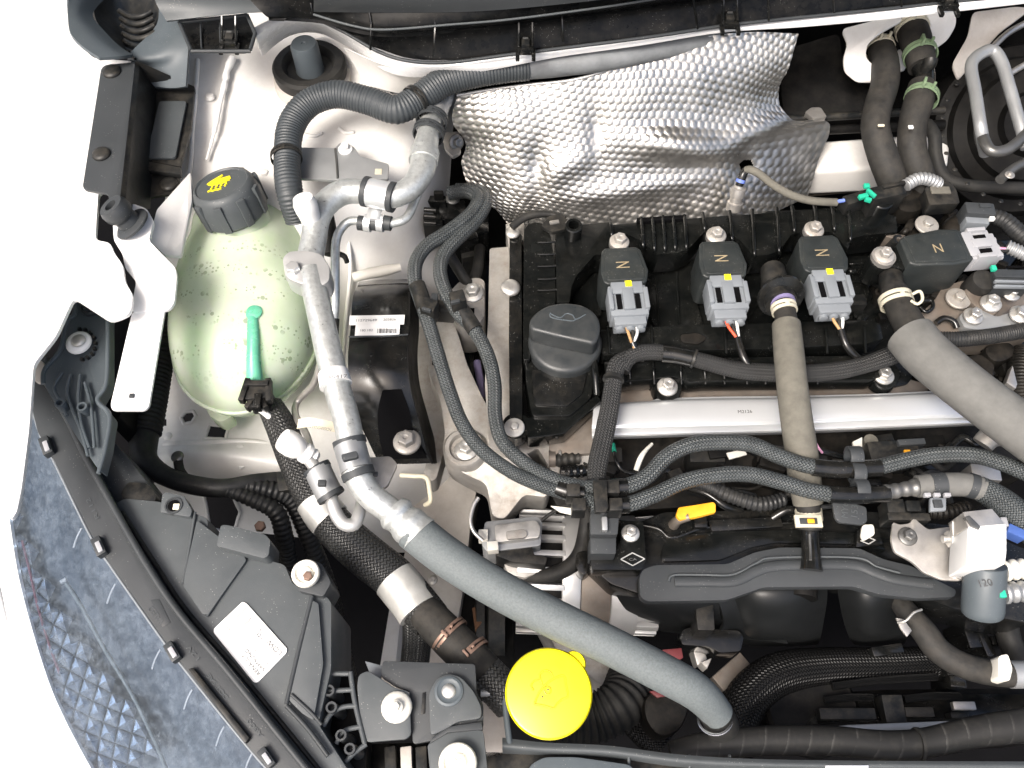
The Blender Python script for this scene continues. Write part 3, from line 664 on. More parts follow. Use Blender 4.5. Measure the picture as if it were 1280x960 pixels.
# hose plug at the front
pl = thing('sensor_plug', 'black clip plug on the green coolant spout of the reservoir', 'plug', 320, 490, -.03)
clipbar(pl, 320, 488, .010, 26, 22, .03, 'black_part', 'housing', .1)
for s in (-1, 1):
    clipbar(pl, 320+s*15, 486, .012, 7, 32, .008, 'black_part', 'latch', s*.15); clipbar(pl, 320+s*9, 503, .008, 6, 14, .01, 'black_part', 'prong', s*.5)
clipbar(pl, 320, 478, .014, 30, 7, .006, 'black_part', 'collar'); clipbar(pl, 321, 500, .013, 9, 20, .01, 'black_gloss', 'nose')
tube('cable_tie', [(318,507,.0),(328,514,-.005),(338,522,-.01)], 4, 'white_plastic', pl, 10)
# ================================================================== left centre: hoses, pipes, mount
o = tube('corrugated_loom', [(372,276,.035),(362,240,.058),(359,200,.066),(364,158,.072),(385,130,.078),(420,118,.082),(460,126,.080),(495,137,.078),(525,122,.080),(560,100,.086),(610,88,.090),(660,83,.09)],
         [15,16.5,16.5,17,17,17,17,17.5,17.5,18,18,17], 'loom_ribbed', None, 20, ribs=(4.2,.022), jit=.012)
tag(o, 'fat dark grey corrugated loom arching over the strut tower', 'loom')
for (a, b, z, r) in (((358,196),(357,188),.066,18.5), ((520,126),(528,120),.080,19)):
    ring_clamp(o, a, b, z, r, 'black_part', 8, None, 'tie_band', False, 1.2)
o = tube('taped_loom', [(640,84,.088),(690,80,.092),(750,74,.095),(820,62,.096),(900,46,.096)], [17,16,15,14,13], 'tape_grey', None, 18, jit=.04)
tag(o, 'pale grey taped loom disappearing behind the heat shield under the cowl', 'loom')
# steel bracket on the tower
t = thing('tower_bracket', 'flat grey steel bracket bolted to the strut tower beside the corrugated loom', 'bracket', 430, 200, .025)
slab('plate', [(370,184,.05),(419,185,.05),(424,179,.05),(434,178,.05),(443,184,.05),(450,195,.05),(486,205,.05),(485,224,.05),(421,225,.05),(372,223,.05)], .05, .003, 'bracket_steel', t, .0008, rnd=2)
tube('plate_fold', [(419,186,.0505),(421,205,.0505),(422,223,.0505)], 1.5, 'dark_steel', t, 8)
bolt(432,187,.05,9,t,'white_plastic','flange',name='nut'); clipbar(t, 473, 214, .0508, 9, 9, .0015, 'clamp_cream', 'clip_window')
# large A/C pipe
t = thing('ac_metal_pipe', 'thick bright aluminium air conditioning pipe curving past the strut tower to a bolted joint', 'pipe', 460, 245, .03)
tube('pipe', [(541,140,.06),(536,165,.068),(530,195,.072),(527,215,.072),(512,236,.072),(485,246,.072),(455,240,.072),(430,240,.072),(410,252,.072),(397,272,.072),(392,300,.070),(386,332,.068)], [13,14,16.5,16,15,15,15,16,16,16,16,17], 'alu_pipe', t, 20)
for (x, y) in ((540,150),(536,166)):
    ring_clamp(t, (x, y), (x-4, y+14), .067, 18, 'dark_plastic', 10, None, 'rubber_ring', False, 2)
tube('pipe_swage', [(531,190,.072),(529,202,.072)], 18.5, 'alu_pipe', t, 20)
tube('top_sleeve', [(560,112,.055),(548,130,.06),(541,147,.064)], [13,15,17], 'alu_clean', t, 16)
MBp, L = frame((474,243),(460,240),.072); kk = mpp(MBp.translation)
MB(MBp).lathe([(15*kk,-16*kk),(18*kk,-16*kk),(18*kk,16*kk),(15*kk,16*kk)], (0,0,0), (1,0,0), 28, cap=False).build('clamp_band', 'rail_steel', t, .0004)
for s in (-17, 17):
    MB(MBp).lathe([(14*kk,s*kk-3.5*kk),(19*kk,s*kk-3.5*kk),(19*kk,s*kk+3.5*kk),(14*kk,s*kk+3.5*kk)], (0,0,0), (1,0,0), 28, cap=False).build('rubber_edge', 'dark_plastic', t, .0004)
P = at(384,262,.088); MB().lathe([(10*kk,-.03),(13*kk,-.004),(14*kk,0),(14.5*kk,.006),(12*kk,.012),(3*kk,.0125)], P, (-.15,.25,1), 24).build('service_valve', 'white_plastic', t)
slab('joint_block', [(352,322),(360,313),(382,312),(402,316),(413,334),(412,352),(398,359),(372,354),(356,346)], .086, .022, 'alu_clean', t, .003, rnd=7)
bolt(367,337,.086,9,t,'alu_clean','hex')
# lower pipe with sleeve and ferrule
t = thing('ac_pipe_run', 'straight aluminium air conditioning pipe with printed collar and grey clamp running beside the reservoir', 'pipe', 420, 470, -.02)
tube('pipe', [(388,340,.078),(396,375,.078),(404,410,.077),(413,450,.075),(423,490,.072),(433,525,.07),(440,560,.068),(446,592,.065),(462,618,.06),(486,637,.055),(508,655,.05)], [16,16,16.5,17,17,17,17,17,17,17,18], 'alu_pipe', t, 20)
tube('printed_collar', [(416,466,.074),(420,482,.073)], [19,20.5], 'white_plastic', t, 24, step=4)
text('245417', (404,474), (434,472), .098, 5, 'print_dark', t, lift=.0)
tube('clamp_sleeve', [(437,556,.0685),(446,588,.0655)], 20, 'bracket_steel', t, 24, step=5)
for (a, b) in (((436,549),(438,557)), ((446,588),(449,596))): tube('clamp_cushion', [(*a,.069),(*b,.0675)], 21, 'dark_plastic', t, 24, step=3)
slab('sleeve_slot', [(426,568),(446,563),(448,571),(428,576)], .0945, .004, 'dark_plastic', t, .0008, rnd=3)
slab('clamp_foot', [(452,572),(488,570),(497,580),(484,608),(470,612),(455,604)], .045, .004, 'zinc_plate', t, .0008, rnd=4)
clipbar(t, 469, 592, .047, 6, 6, .003, 'dark_steel', 'rivet')
tube('ferrule', [(490,637,.055),(496,643,.054),(502,649,.053),(510,656,.052),(518,662,.051),(524,668,.05)], [20,24,21,25,24,26], 'alu_pipe', t, 28, step=2)
o = tube('ac_foam_hose', [(515,662,.05),(560,697,.048),(620,735,.045),(690,772,.042),(760,806,.038),(830,842,.03),(872,866,.02),(897,892,.0)], [25,25,24.5,24.5,24,24,23,20], 'foam_blue', None, 24)
tag(o, 'thick grey foam-covered hose sweeping diagonally down from the aluminium ferrule', 'hose')
tube('hose_tip', [(868,864,.022),(890,884,.004),(903,908,-.02)], [22,21.5,21], 'rubber', o, 24)
M_, L = frame((894,897),(899,908),.0, -.016); kk = mpp(M_.translation)
MB(M_).lathe([(20*kk,-1.5*kk),(23*kk,-1.5*kk),(23*kk,1.5*kk),(20*kk,1.5*kk)], (0,0,0), (1,0,0), 28, cap=False).build('bright_ring', 'shim_chrome', o, .0003)
# small pipe
t = thing('ac_small_pipe', 'thin aluminium pipe in a two-part clip beside the thick pipe', 'pipe', 420, 320, .0)
tube('pipe', [(540,175,.045),(528,225,.046),(519,250,.047),(508,272,.048),(490,279,.048),(465,279,.048),(440,276,.048),(428,284,.046),(420,302,.042),(419,340,.034),(419,375,.02),(417,404,.005)], 5.6, 'alu_pipe', t, 12)
tube('rubber_sleeve', [(418,398,.008),(417,425,-.002),(421,470,-.02),(430,520,-.03)], 6.5, 'rubber', t, 12)
for (x, m_) in ((452,'dark_plastic'),(460,'rail_steel'),(468,'dark_plastic'),(476,'rail_steel'),(485,'dark_plastic')):
    tube('clip_band', [(x-4,278.5,.0485),(x+4,279.5,.0485)], 9.5 if m_[0] == 'd' else 11, m_, t, 14, step=3)
tube('clip_strap', [(469,262,.056),(467,270,.056),(466,275,.056)], [9,9,9], 'rail_steel', t, 10, flat=.3)
tube('black_sleeve', [(408,268,.04),(412,290,.036),(414,318,.03)], 9, 'rubber', t, 12)
tube('stay', [(418,316,.025),(430,320,.022),(434,328,.02)], 3.5, 'black_part', t, 8)
# low-side service port and its pipe
t = thing('service_port', 'white capped service port on a thin pipe with grey sleeve and bent end', 'valve', 400, 600, -.04)
M_, L = frame((357,551),(372,561),.045,.035); kk = mpp(M_.translation)
MB(M_).lathe([(14*kk,-.003),(16*kk,0),(16.5*kk,.006),(15*kk,.012),(11*kk,.016),(13.5*kk,.018),(13.5*kk,.022),(10*kk,.024),(12*kk,.027),(9*kk,.03)], (0,0,0), (1,0,.12), 24).build('cap', 'white_plastic', t)
tube('pipe', [(375,562,.03),(392,582,.028),(405,603,.026),(414,624,.024),(420,642,.022),(430,655,.02),(443,655,.018),(449,641,.016),(453,622,.0)], [8,8,8,8.5,8.5,8.5,8.5,8,7], 'alu_clean', t, 14)
tube('sleeve', [(397,587,.028),(404,602,.027),(413,620,.025)], 17, 'bracket_steel', t, 20, step=5)
for (a, b) in (((395,584),(398,589)), ((412,617),(415,622))): tube('sleeve_rim', [(*a,.028),(*b,.027)], 18, 'dark_plastic', t, 20, step=2)
clipbar(t, 402, 603, .0495, 10, 8, .004, 'dark_plastic', 'sleeve_hole')
tube('thin_line', [(400,455,.01),(392,480,-.01),(372,502,-.03),(370,520,-.02),(384,545,.0),(392,575,.022)], 4.5, 'zinc_plate', t, 10)
sheet('paper_tag', [[(373,524,.03),(385,522,.034),(400,524,.036),(419,528,.03)],[(371,536,.028),(384,534,.033),(400,536,.035),(419,540,.029)]], 'tag_cream', t, 6, 3, .0006)
text('NOISSIMSNART', (415,536), (388,531), .0385, 4, 'print_grey', t)
# ------------------------------------------------------------------ braided heater hose with foil wraps
t = thing('sleeved_hose', 'fat black woven-sleeve hose with two silver foil wraps running down to the front panel', 'hose', 440, 680, -.1)
tube('sleeve', [(338,508,-.02),(352,535,-.02),(366,570,-.025),(384,608,-.03),(408,645,-.035),(432,672,-.04),(462,698,-.045),(492,722,-.05),(515,748,-.05),(540,776,-.05)], [16,19,20,22,24,26,27,27,27,25], 'braid_black', t, 24)
for pts in ([(396,626,-.033),(404,640,-.034),(413,651,-.035)], [(493,724,-.049),(508,742,-.049),(524,764,-.049)]):
    tube('foil_wrap', pts, 28 if pts[0][0] > 450 else 26, 'foil_tape', t, 26, step=4, jit=.012)
tube('branch_sleeve', [(522,765,-.055),(522,790,-.07),(520,815,-.085),(516,850,-.1)], [20,19,18,18], 'braid_black', t, 20)
tube('rubber_hose', [(530,764,-.045),(550,785,-.042),(575,810,-.04),(600,834,-.04),(625,862,-.045),(640,880,-.05)], [22,24,25,24,23,22], 'hose_rubber', t, 22)
for (a, b) in (((562,794),(572,804)), ((588,818),(597,828))): ring_clamp(t, a, b, -.041, 25, 'clamp_brown', 9, None, 'hose_clamp')
tube('end_sleeve', [(606,842,-.038),(622,858,-.04),(640,878,-.045)], 25, 'braid_black', t, 20)
# ------------------------------------------------------------------ black mount cover with labels
t = thing('mount_cover', 'glossy black arched cover with white barcode labels over the engine mount', 'cover', 480, 470, -.15)
sheet('cover', [
    [(447,357,-.02),(470,356,-.012),(495,355,-.012),(514,354,-.02)],
    [(441,372,.0),(468,370,.006),(493,369,.006),(513,371,.0)],
    [(438,410,.012),(465,409,.016),(490,408,.016),(511,409,.012)],
    [(435,446,.014),(462,446,.018),(488,446,.018),(509,446,.014)],
    [(437,480,.008),(464,480,.012),(490,480,.012),(512,482,.008)],
    [(446,520,-.012),(470,520,-.008),(498,520,-.008),(522,520,-.012)],
    [(462,555,-.035),(482,555,-.032),(506,555,-.032),(532,556,-.035)],
    [(474,580,-.05),(492,580,-.05),(512,580,-.05),(541,579,-.05)]], 'black_gloss', t, 8, 8, .004)
sheet('skirt', [[(447,357,-.018),(470,355,-.012),(495,354,-.012),(515,354,-.018)],[(449,352,-.06),(472,350,-.06),(497,349,-.06),(516,349,-.06)]], 'black_gloss', t, 5, 3, .002)
sheet('inner_side', [[(513,365,.002),(512,409,.012),(510,446,.014),(513,482,.008),(523,520,-.012),(533,556,-.035),(542,579,-.05)],[(522,368,-.04),(524,409,-.04),(522,446,-.04),(525,482,-.05),(535,520,-.07),(545,556,-.09),(548,579,-.1)]], 'black_deep', t, 5, 4, .002)
tube('fold_line', [(436,421,.0185),(460,420.5,.0205),(486,420,.0205),(510,418,.0175)], 1.2, 'dark_plastic', t, 6)
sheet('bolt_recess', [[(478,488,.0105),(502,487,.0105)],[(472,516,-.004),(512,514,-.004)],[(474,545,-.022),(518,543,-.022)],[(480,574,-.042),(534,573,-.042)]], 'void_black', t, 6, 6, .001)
bolt(509,553,-.022,17.5,t,'cast_alu','flange')
lb = sheet('label', [[(437,394.5,.0135),(472,394,.0165),(506,393.5,.0145)],[(436.5,406,.0155),(472,405.5,.019),(505,405,.017)]], 'sticker', t, 8, 4, .0006)
sheet('label', [[(444.5,406,.0172),(472,405.5,.0195),(500,405,.018)],[(443.5,420,.0185),(471,419.5,.0212),(499,418,.0198)]], 'sticker', t, 8, 4, .0006)
text('112729649', (444,402.5), (471,402), .0185, 3.4, 'print_grey', lb, lift=.0008); text('202826', (479,401.5), (495,401), .0185, 3.4, 'print_grey', lb, lift=.0008)
text('180 182', (449.5,415), (466,414.5), .021, 3.2, 'print_dark', lb, lift=.0008)
mb = MB()
for i, x in enumerate((472,474.5,476,478.5,480,482.8,484,486.5,488.4,490,492.5,494.3)):
    P = at(x, 413.5, .0218); kk = mpp(P); mb.box(P, ((.6+(i*7 % 3)*.3)*kk, 6.4*kk, .0003))
mb.build('barcode', 'print_grey', lb)
# bracket behind lower-left of the mount with a bent rod
t = thing('bent_rod', 'cream bent wire rod below the mount cover bolt', 'rod', 530, 600, -.1)
tube('rod', [(500,594,-.045),(518,595,-.045),(533,597,-.046),(537,612,-.05),(538,626,-.06),(532,631,-.075)], 3.2, 'tag_cream', t, 8)
# ------------------------------------------------------------------ longitudinal rail (body side)
t = thing('chassis_rail', 'dusty white painted chassis rail running forward below the engine mount', 'rail', 540, 720, -.30)
slab('rail_top', [(505,590),(600,590),(588,660),(582,720),(572,780),(560,860),(470,860),(478,830),(495,740),(508,680)], -.19, .05, 'dirty_paint', t, .002)
slab('rail_flange', [(488,752),(502,760),(494,838),(474,838)], -.16, .03, 'bay_paint', t, .001)
slab('rail_lip', [(572,735),(584,700),(600,760),(590,860),(566,860)], -.21, .08, 'black_deep', t, .001)
bolt(541,725,-.19,6,t,'zinc_plate','flange')
# ------------------------------------------------------------------ cast aluminium engine mount
t = thing('engine_mount', 'cast aluminium engine mount bracket arm with two large hex bolts', 'engine mount', 600, 540, -.2)
slab('upper_plate', [(560,366,-.035),(575,350,-.035),(598,346,-.035),(606,350,-.035),(606,395,-.035),(596,408,-.035),(578,410,-.035),(566,400,-.035)], -.035, .05, 'cast_alu', t, .002, rnd=6)
slab('arm', [(538,425,-.05),(545,400,-.05),(566,398,-.045),(575,425,-.045),(584,455,-.045),(605,500,-.048),(628,535,-.05),(660,568,-.05),(690,600,-.055),(684,622,-.058),(655,618,-.06),(630,650,-.07),(615,645,-.07),(608,605,-.06),(580,592,-.055),(560,580,-.055),(553,560,-.055),(556,540,-.055),(550,500,-.055),(535,465,-.055)], -.05, .035, 'cast_alu', t, .0025, rnd=7)
slab('rusty_side', [(510,420),(535,400),(548,410),(560,520),(556,560),(545,600),(528,602),(536,560),(520,500)], -.085, .03, 'cast_alu', t, .002, rnd=5)
P = at(581,564,-.054); kk = mpp(P)
MB().lathe([(27*kk,-.02),(27*kk,.006),(24*kk,.009),(19*kk,.009),(17*kk,.004),(2*kk,.004)], P, (0,0,1), 36).build('bolt_boss', 'cast_alu', t)
bolt(583,563,-.049,15,t,'zinc'); bolt(591,367,-.035,14,t,'zinc')
clipbar(t, 588, 388, -.034, 10, 8, .004, 'void_black', 'casting_hole'); clipbar(t, 543, 451, -.049, 6, 9, .003, 'void_black', 'casting_hole')
P = at(673,588,-.053); MB().lathe([(7*kk,0),(7*kk,.003),(5*kk,.004),(1*kk,.002)], P, (0,0,1), 20).build('cast_boss', 'cast_alu', t)
# belt pulley peeping between mount and timing cover
t = thing('belt_pulley', 'dark ribbed belt pulley seen on edge behind the engine mount', 'pulley', 600, 470, -.16)
A = at(588,470,-.13); B = at(612,470,-.13)
MB().lathe([(.034,0),(.036,.001),(.036,.005),(.033,.006),(.035,.007),(.033,.008),(.035,.009),(.033,.010),(.036,.011),(.036,.014),(.012,.015)], A, B-A, 36).build('pulley', 'black_part', t)
tube('shaft', [(596,452,-.08),(600,475,-.08),(602,498,-.08)], 5, 'purple_band', t, 10)
# ------------------------------------------------------------------ pair of braided lines
clip_z = -.002
o = tube('braided_line', [(561,242,-.01),(583,239,-.005),(598,248,.0),(588,268,.004),(560,290,.008),(533,308,.012),(520,328,.014),(519,352,.014),(526,376,.012),(536,405,.010),(548,445,.008),(562,490,.006),(578,530,.004),(602,562,.003),(640,590,.003),(680,608,.003),(720,620,.003),(760,632,.003)], 9, 'braid_line', None, 16)
tag(o, 'dark grey braided line looping up behind the mount cover, the outer of the pair', 'hose', 'pair of braided lines')
o = tube('braided_line', [(570,238,-.016),(598,240,-.012),(606,254,-.004),(594,276,.0),(572,298,.004),(555,318,.006),(550,340,.006),(558,368,.006),(572,390,.006),(594,414,.004),(610,445,.002),(618,480,.0),(619,520,.0),(628,552,.0),(655,578,.002),(690,598,.004),(725,608,.004),(750,609,.004)], 9, 'braid_line', None, 16)
tag(o, 'dark grey braided line passing close to the timing cover, the inner of the pair', 'hose', 'pair of braided lines')
o = tube('braided_line', [(738,609,.004),(780,608,.004),(808,596,.005),(832,572,.006),(862,557,.007),(900,553,.007),(940,556,.007),(975,571,.008),(1010,582,.010),(1045,586,.010),(1090,585,.010),(1130,576,.010),(1170,569,.010),(1215,569,.010),(1255,580,.010),(1300,600,.010)], 10, 'braid_line', None, 16)
tag(o, 'upper braided line crossing over the grey foam hose and rising to the right', 'hose', 'pair of braided lines')
o = tube('braided_line', [(738,631,.003),(780,631,.003),(815,620,.004),(855,602,.005),(895,594,.006),(935,593,.006),(975,602,.008),(1010,613,.010),(1045,619,.010)], 10, 'braid_line', None, 16)
tag(o, 'lower braided line crossing over the grey foam hose above the orange tab', 'hose', 'pair of braided lines')
t = thing('line_clip', 'black twin clip holding the two braided lines beside the mount cover', 'clip', 550, 375, -.03)
for (x, y, rz) in ((536,380,-.35),(572,370,.3)):
    clipbar(t, x, y, .026, 19, 18, .024, 'black_part', 'jaw', rz, .0015); clipbar(t, x-3, y+6, .028, 12, 4, .004, 'dark_plastic', 'jaw_lip', rz)
clipbar(t, 554, 382, .008, 26, 16, .02, 'black_part', 'bridge', -.1, .001); clipbar(t, 543, 372, .012, 8, 14, .018, 'dark_plastic', 'bridge_tab')
for pts in ([(521,356,.014),(526,370,.013),(531,386,.012)], [(574,384,.006),(584,398,.006),(594,413,.005)]): tube('sleeve_end', pts, 10.5, 'black_part', t, 14)
# sensor plug cluster behind lines
t = thing('wiring_plug_cluster', 'black wiring plugs crowded behind the braided loops by the heat shield', 'plugs', 570, 285, -.08)
for (x, y, z, w_, h_, d, rz) in ((545,248,-.03,24,10,.03,0),(540,270,-.03,22,8,.03,0),(541,278,-.034,24,8,.03,0),(566,262,-.04,34,26,.04,.2),(575,290,-.05,40,30,.04,.3),(600,275,-.05,22,40,.05,0),(590,310,-.07,30,26,.05,.2),(548,240,-.02,12,6,.03,0)):
    clipbar(t, x, y, z, w_, h_, d, random.choice(['black_part','black_deep','black_gloss']), 'plug', rz, .0012)
for i in range(3): tube('plug_pin', [(530,262+i*8,-.02),(545,263+i*8,-.02)], 3.2, 'black_gloss', t, 10)
tube('cable', [(562,318,-.02),(575,340,-.03),(587,355,-.04),(596,340,-.05),(600,310,-.06)], 7, 'rubber', t, 12)
bolt(566,249,-.028,9,t,'dark_steel','flange')
# ================================================================== heat shield
def _hs(su, sv_, H):
    p = .0068
    def hexd(u, v):
        a = np.cos(2*np.pi*u/p); b = np.cos(2*np.pi*(u*.5+v*.866)/p); c = np.cos(2*np.pi*(u*.5-v*.866)/p)
        return (a+b+c)/3
    ang = .25
    u = su*math.cos(ang)-sv_*math.sin(ang); v = su*math.sin(ang)+sv_*math.cos(ang)
    h = hexd(u+.002*np.sin(sv_*40), v+.002*np.sin(su*35))
    h = 1-(1-(h+.5)/1.5)**2.6
    d = H.reshape(-1,3)-np.array(CAM); dd = d@np.array(FWD)
    X = (640+d[:,0]/dd/F*640).reshape(su.shape); Y = (480-(d@np.array(UPV))/dd/F*640).reshape(su.shape)
    g = lambda x, y, sx, sy, r=0.: np.exp(-(((X-x)*math.cos(r)+(Y-y)*math.sin(r))/sx)**2-(((Y-y)*math.cos(r)-(X-x)*math.sin(r))/sy)**2)
    smooth = np.clip(1-1.0*g(850,198,34,11,.15)-.7*g(955,160,46,8,-.35)-.8*g(745,170,7,26)-.7*g(672,215,8,20)-.7*g(930,206,14,14), .05, 1)
    fine = np.sin(su*310+3*np.sin(sv_*70))*np.sin(sv_*290+2*np.sin(su*60))
    base = .00085*h*smooth
    big = .013*g(855,182,60,20,.1)+.009*g(955,158,60,14,-.35)+.006*g(700,212,60,18,-.5)-.004*g(745,165,14,50)-.005*g(672,215,14,40)+.005*g(620,160,40,60)-.006*g(930,210,14,12)+.006*g(800,235,110,14,-.15)
    return base+big+.0002*fine*(1-smooth)+.0012*np.sin(su*37+1)*np.sin(sv_*31)
HSH = [[(924,205),(930,200),(939,200),(942,207),(936,214),(926,213)]]
o = sheet('heat_shield', [
    [(571,120,.060),(620,112,.066),(660,107,.070),(720,100,.078),(775,82,.088),(820,60,.098),(880,46,.104),(940,40,.106),(998,42,.104)],
    [(566,150,.036),(615,145,.046),(660,142,.052),(720,136,.058),(780,122,.066),(830,105,.074),(885,92,.080),(940,85,.080),(985,84,.074)],
    [(584,178,.014),(615,178,.022),(660,178,.030),(720,172,.036),(780,160,.042),(835,146,.048),(890,134,.052),(935,124,.052),(972,112,.048)],
    [(578,205,-.006),(612,210,.0),(660,210,.008),(720,205,.014),(780,195,.020),(840,185,.024),(890,170,.028),(940,156,.028),(982,146,.022)],
    [(590,238,-.024),(622,240,-.02),(665,240,-.014),(720,236,-.008),(785,228,-.004),(840,218,.0),(895,204,.002),(950,190,.0),(1036,154,-.004)],
    [(620,262,-.04),(645,264,-.036),(680,262,-.032),(730,262,-.03),(790,256,-.026),(845,250,-.024),(900,244,-.024),(950,236,-.028),(1022,206,-.03)],
    [(636,282,-.056),(660,282,-.054),(690,285,-.052),(735,288,-.052),(795,286,-.05),(850,284,-.05),(905,280,-.05),(955,270,-.052),(1010,246,-.056)]],
    'foil', None, 46, 44, .0006, holes=HSH, disp=_hs, ang=80)
tag(o, 'crumpled dimpled aluminium heat shield leaning between the engine and firewall', 'heat shield')
tube('rolled_edge', [(571,119,.061),(620,111,.067),(660,106,.071),(720,99,.079),(775,81,.089),(820,59,.099)], 2, 'alu_clean', o, 8)
o = slab('shield_stay', [(552,166),(574,164),(576,190),(566,196),(556,186)], .02, .004, 'zinc_plate', None, .001, rnd=3); tag(o, 'small steel stay with hex bolt at the edge of the dimpled heat shield', 'bracket')
bolt(570,178,.022,10,o,'dark_steel','flange',(.5,-.6,.6))
# oxygen sensor
t = thing('oxygen_sensor', 'oxygen sensor with grey lead coming through a hole in the heat shield', 'sensor', 925, 240, -.03)
P0 = at(917,262,-.02); P1 = at(927,222,.012)
kk = mpp(P0)
MB().lathe([(10*kk,0),(10*kk,.008),(8*kk,.009),(8*kk,.014),(9*kk,.015),(9*kk,.024),(6*kk,.025),(5*kk,.034)], P0, P1-P0, 18).build('body', 'zinc_plate', t)
tube('boot', [(924,232,.006),(928,220,.014),(932,212,.018)], [5,5.5,4.5], 'black_gloss', t, 12); tube('blue_sleeve', [(925,228,.009),(926.5,224,.0115)], 6, 'wire_blue', t, 12)
tube('lead', [(931,213,.018),(938,212,.020),(950,218,.020),(968,232,.018),(990,244,.016),(1015,251,.012),(1046,253,.01)], [4.5,5,5,5,5,5,5], 'foam', t, 12)
# ================================================================== firewall side, right
t = thing('scuttle_bracket', 'off-white curved body bracket hanging below the cowl beside the heater hoses', 'bracket', 1080, 60, .02)
slab('plate', [(1052,36,.06),(1120,18,.07),(1130,24,.07),(1098,42,.06),(1084,55,.05),(1082,72,.04),(1096,85,.035),(1094,101,.03),(1072,101,.03),(1056,88,.035),(1054,72,.04),(1060,54,.05)], .05, .003, 'bay_paint', t, .001, rnd=6)
slab('plate', [(1140,16,.06),(1194,10,.06),(1196,30,.05),(1186,48,.04),(1172,58,.035),(1160,70,.03),(1150,40,.05)], .05, .003, 'bay_paint', t, .001, rnd=6)
slab('plate', [(1122,62,.02),(1134,60,.02),(1132,86,.01),(1126,88,.01)], .02, .003, 'bay_paint', t, .001, rnd=2)
slab('pedal_bracket', [(1216,15,.04),(1270,8,.04),(1290,10,.04),(1250,40,.03),(1222,72,.01),(1198,100,.0),(1190,80,.01),(1210,45,.03)], .03, .003, 'dirty_paint', t, .001, rnd=6)
t = thing('firewall_crossbeam', 'pale grey crossbeam low on the firewall behind the heater hoses', 'beam', 1060, 200, -.1)
slab('beam', [(1020,176),(1190,164),(1186,206),(1014,214)], -.04, .04, 'bay_paint', t, .006, seg=4)
slab('lower_edge', [(1012,214),(1110,206),(1108,224),(1010,232)], -.07, .02, 'brown_steel', t, .002)
tube('pipe', [(970,150,-.0),(1040,146,-.0),(1120,141,-.0),(1180,138,-.0)], 5, 'black_part', t, 10); tube('pipe', [(970,166,-.02),(1040,162,-.02),(1120,158,-.02),(1180,156,-.02)], 6, 'black_deep', t, 10)
slab('insulation', [(985,60,.0),(1050,40,.02),(1056,95,.0),(1090,112,-.01),(1100,140,-.02),(980,146,-.02),(975,105,-.01)], .0, .02, 'black_deep', t, .004, rnd=10)
slab('clip_plate', [(1006,140),(1014,134),(1026,134),(1034,146),(1018,148)], .01, .006, 'zinc_plate', t, .001, rnd=3)
o = tube('heater_hose', [(1100,58,.03),(1106,80,.036),(1106,105,.036),(1097,135,.034),(1094,160,.03),(1102,190,.02),(1114,222,.006),(1122,240,-.01)], [16,17,17,17,17,18,18,18], 'hose_rubber', None, 20)
tag(o, 'black rubber heater hose with yellow paint dash bending down from the firewall', 'hose')
ring_clamp(o, (1099,60),(1102,70), .031, 17, 'clamp_cream', 8, None, 'hose_clamp'); clipbar(o, 1102, 156, .0475, 8, 3, .002, 'tag_cream', 'paint_dash')
t = thing('heater_hose_coupling', 'heater hose with green spring clamps and a black moulded coupling', 'hose', 1150, 120, -.03)
tube('hose', [(1136,26,.04),(1143,45,.045),(1148,62,.045),(1153,84,.042)], [17,19,18,17], 'hose_rubber', t, 20)
tube('coupling', [(1152,80,.042),(1156,96,.04),(1152,115,.036)], [14,12,17], 'black_gloss', t, 20); tube('bleed_nipple', [(1156,90,.046),(1162,80,.056),(1164,73,.06)], [6,8,8], 'black_part', t, 14)
tube('lower_hose', [(1153,108,.036),(1147,132,.034),(1141,155,.028),(1140,185,.018),(1148,215,.004),(1156,240,-.01)], [17,18,17,17,18,18], 'hose_rubber', t, 20)
for (a, b, z, m_) in (((1140,36),(1144,48),.044,'clamp_cream'), ((1150,68),(1154,82),.044,'clamp_green'), ((1152,122),(1149,134),.035,'clamp_green')): ring_clamp(t, a, b, z, 19, m_, 9, None, 'hose_clamp')
clipbar(t, 1139, 158, .0455, 6, 5, .002, 'white_plastic', 'paint_dot')
o = tube('vacuum_hose', [(1158,155,.0),(1168,170,.0),(1170,195,-.01),(1180,220,-.02),(1210,232,-.02),(1300,236,-.02)], 8, 'rubber', None, 14); tag(o, 'thin black vacuum hose curling below the brake booster', 'hose')
# brake booster
t = thing('brake_booster', 'large round black brake booster with bent grey pipes in front of it', 'brake booster', 1270, 160, -.1)
P = at(1278,160,-.02); kk = mpp(P)
MB().lathe([(108*kk,-.10),(108*kk,-.02),(102*kk,-.008),(88*kk,-.004),(84*kk,.004),(70*kk,.010),(66*kk,.018),(40*kk,.022),(36*kk,.03),(5*kk,.03)], P, (-.12,-.55,.8), 56).build('shell', 'black_deep', t)
for i in range(14):
    a = i*.24+1.6; bolt(1278+101*math.cos(a), 160+95*math.sin(a), .0, 3, t, 'black_part', 'dome', name='rim_crimp')
tube('pipe', [(1232,192,.03),(1226,160,.055),(1219,115,.06),(1214,84,.062),(1222,70,.062),(1240,63,.062),(1252,78,.060),(1262,110,.056),(1272,145,.05),(1284,185,.04)], 7.5, 'bracket_steel', t, 14)
tube('pipe', [(1228,170,.05),(1238,188,.05),(1256,188,.05),(1272,178,.05),(1290,160,.05)], 7, 'dark_steel', t, 14)
tube('pipe', [(1240,60,.03),(1262,40,.03),(1300,20,.03)], 4, 'zinc_plate', t, 10); tube('pipe', [(1262,92,.03),(1300,70,.03)], 4, 'zinc_plate', t, 10)
tube('pipe', [(1250,225,.03),(1268,210,.03),(1300,195,.03)], 6, 'dark_steel', t, 12); bolt(1262,219,.036,6,t,'zinc_plate','wide')
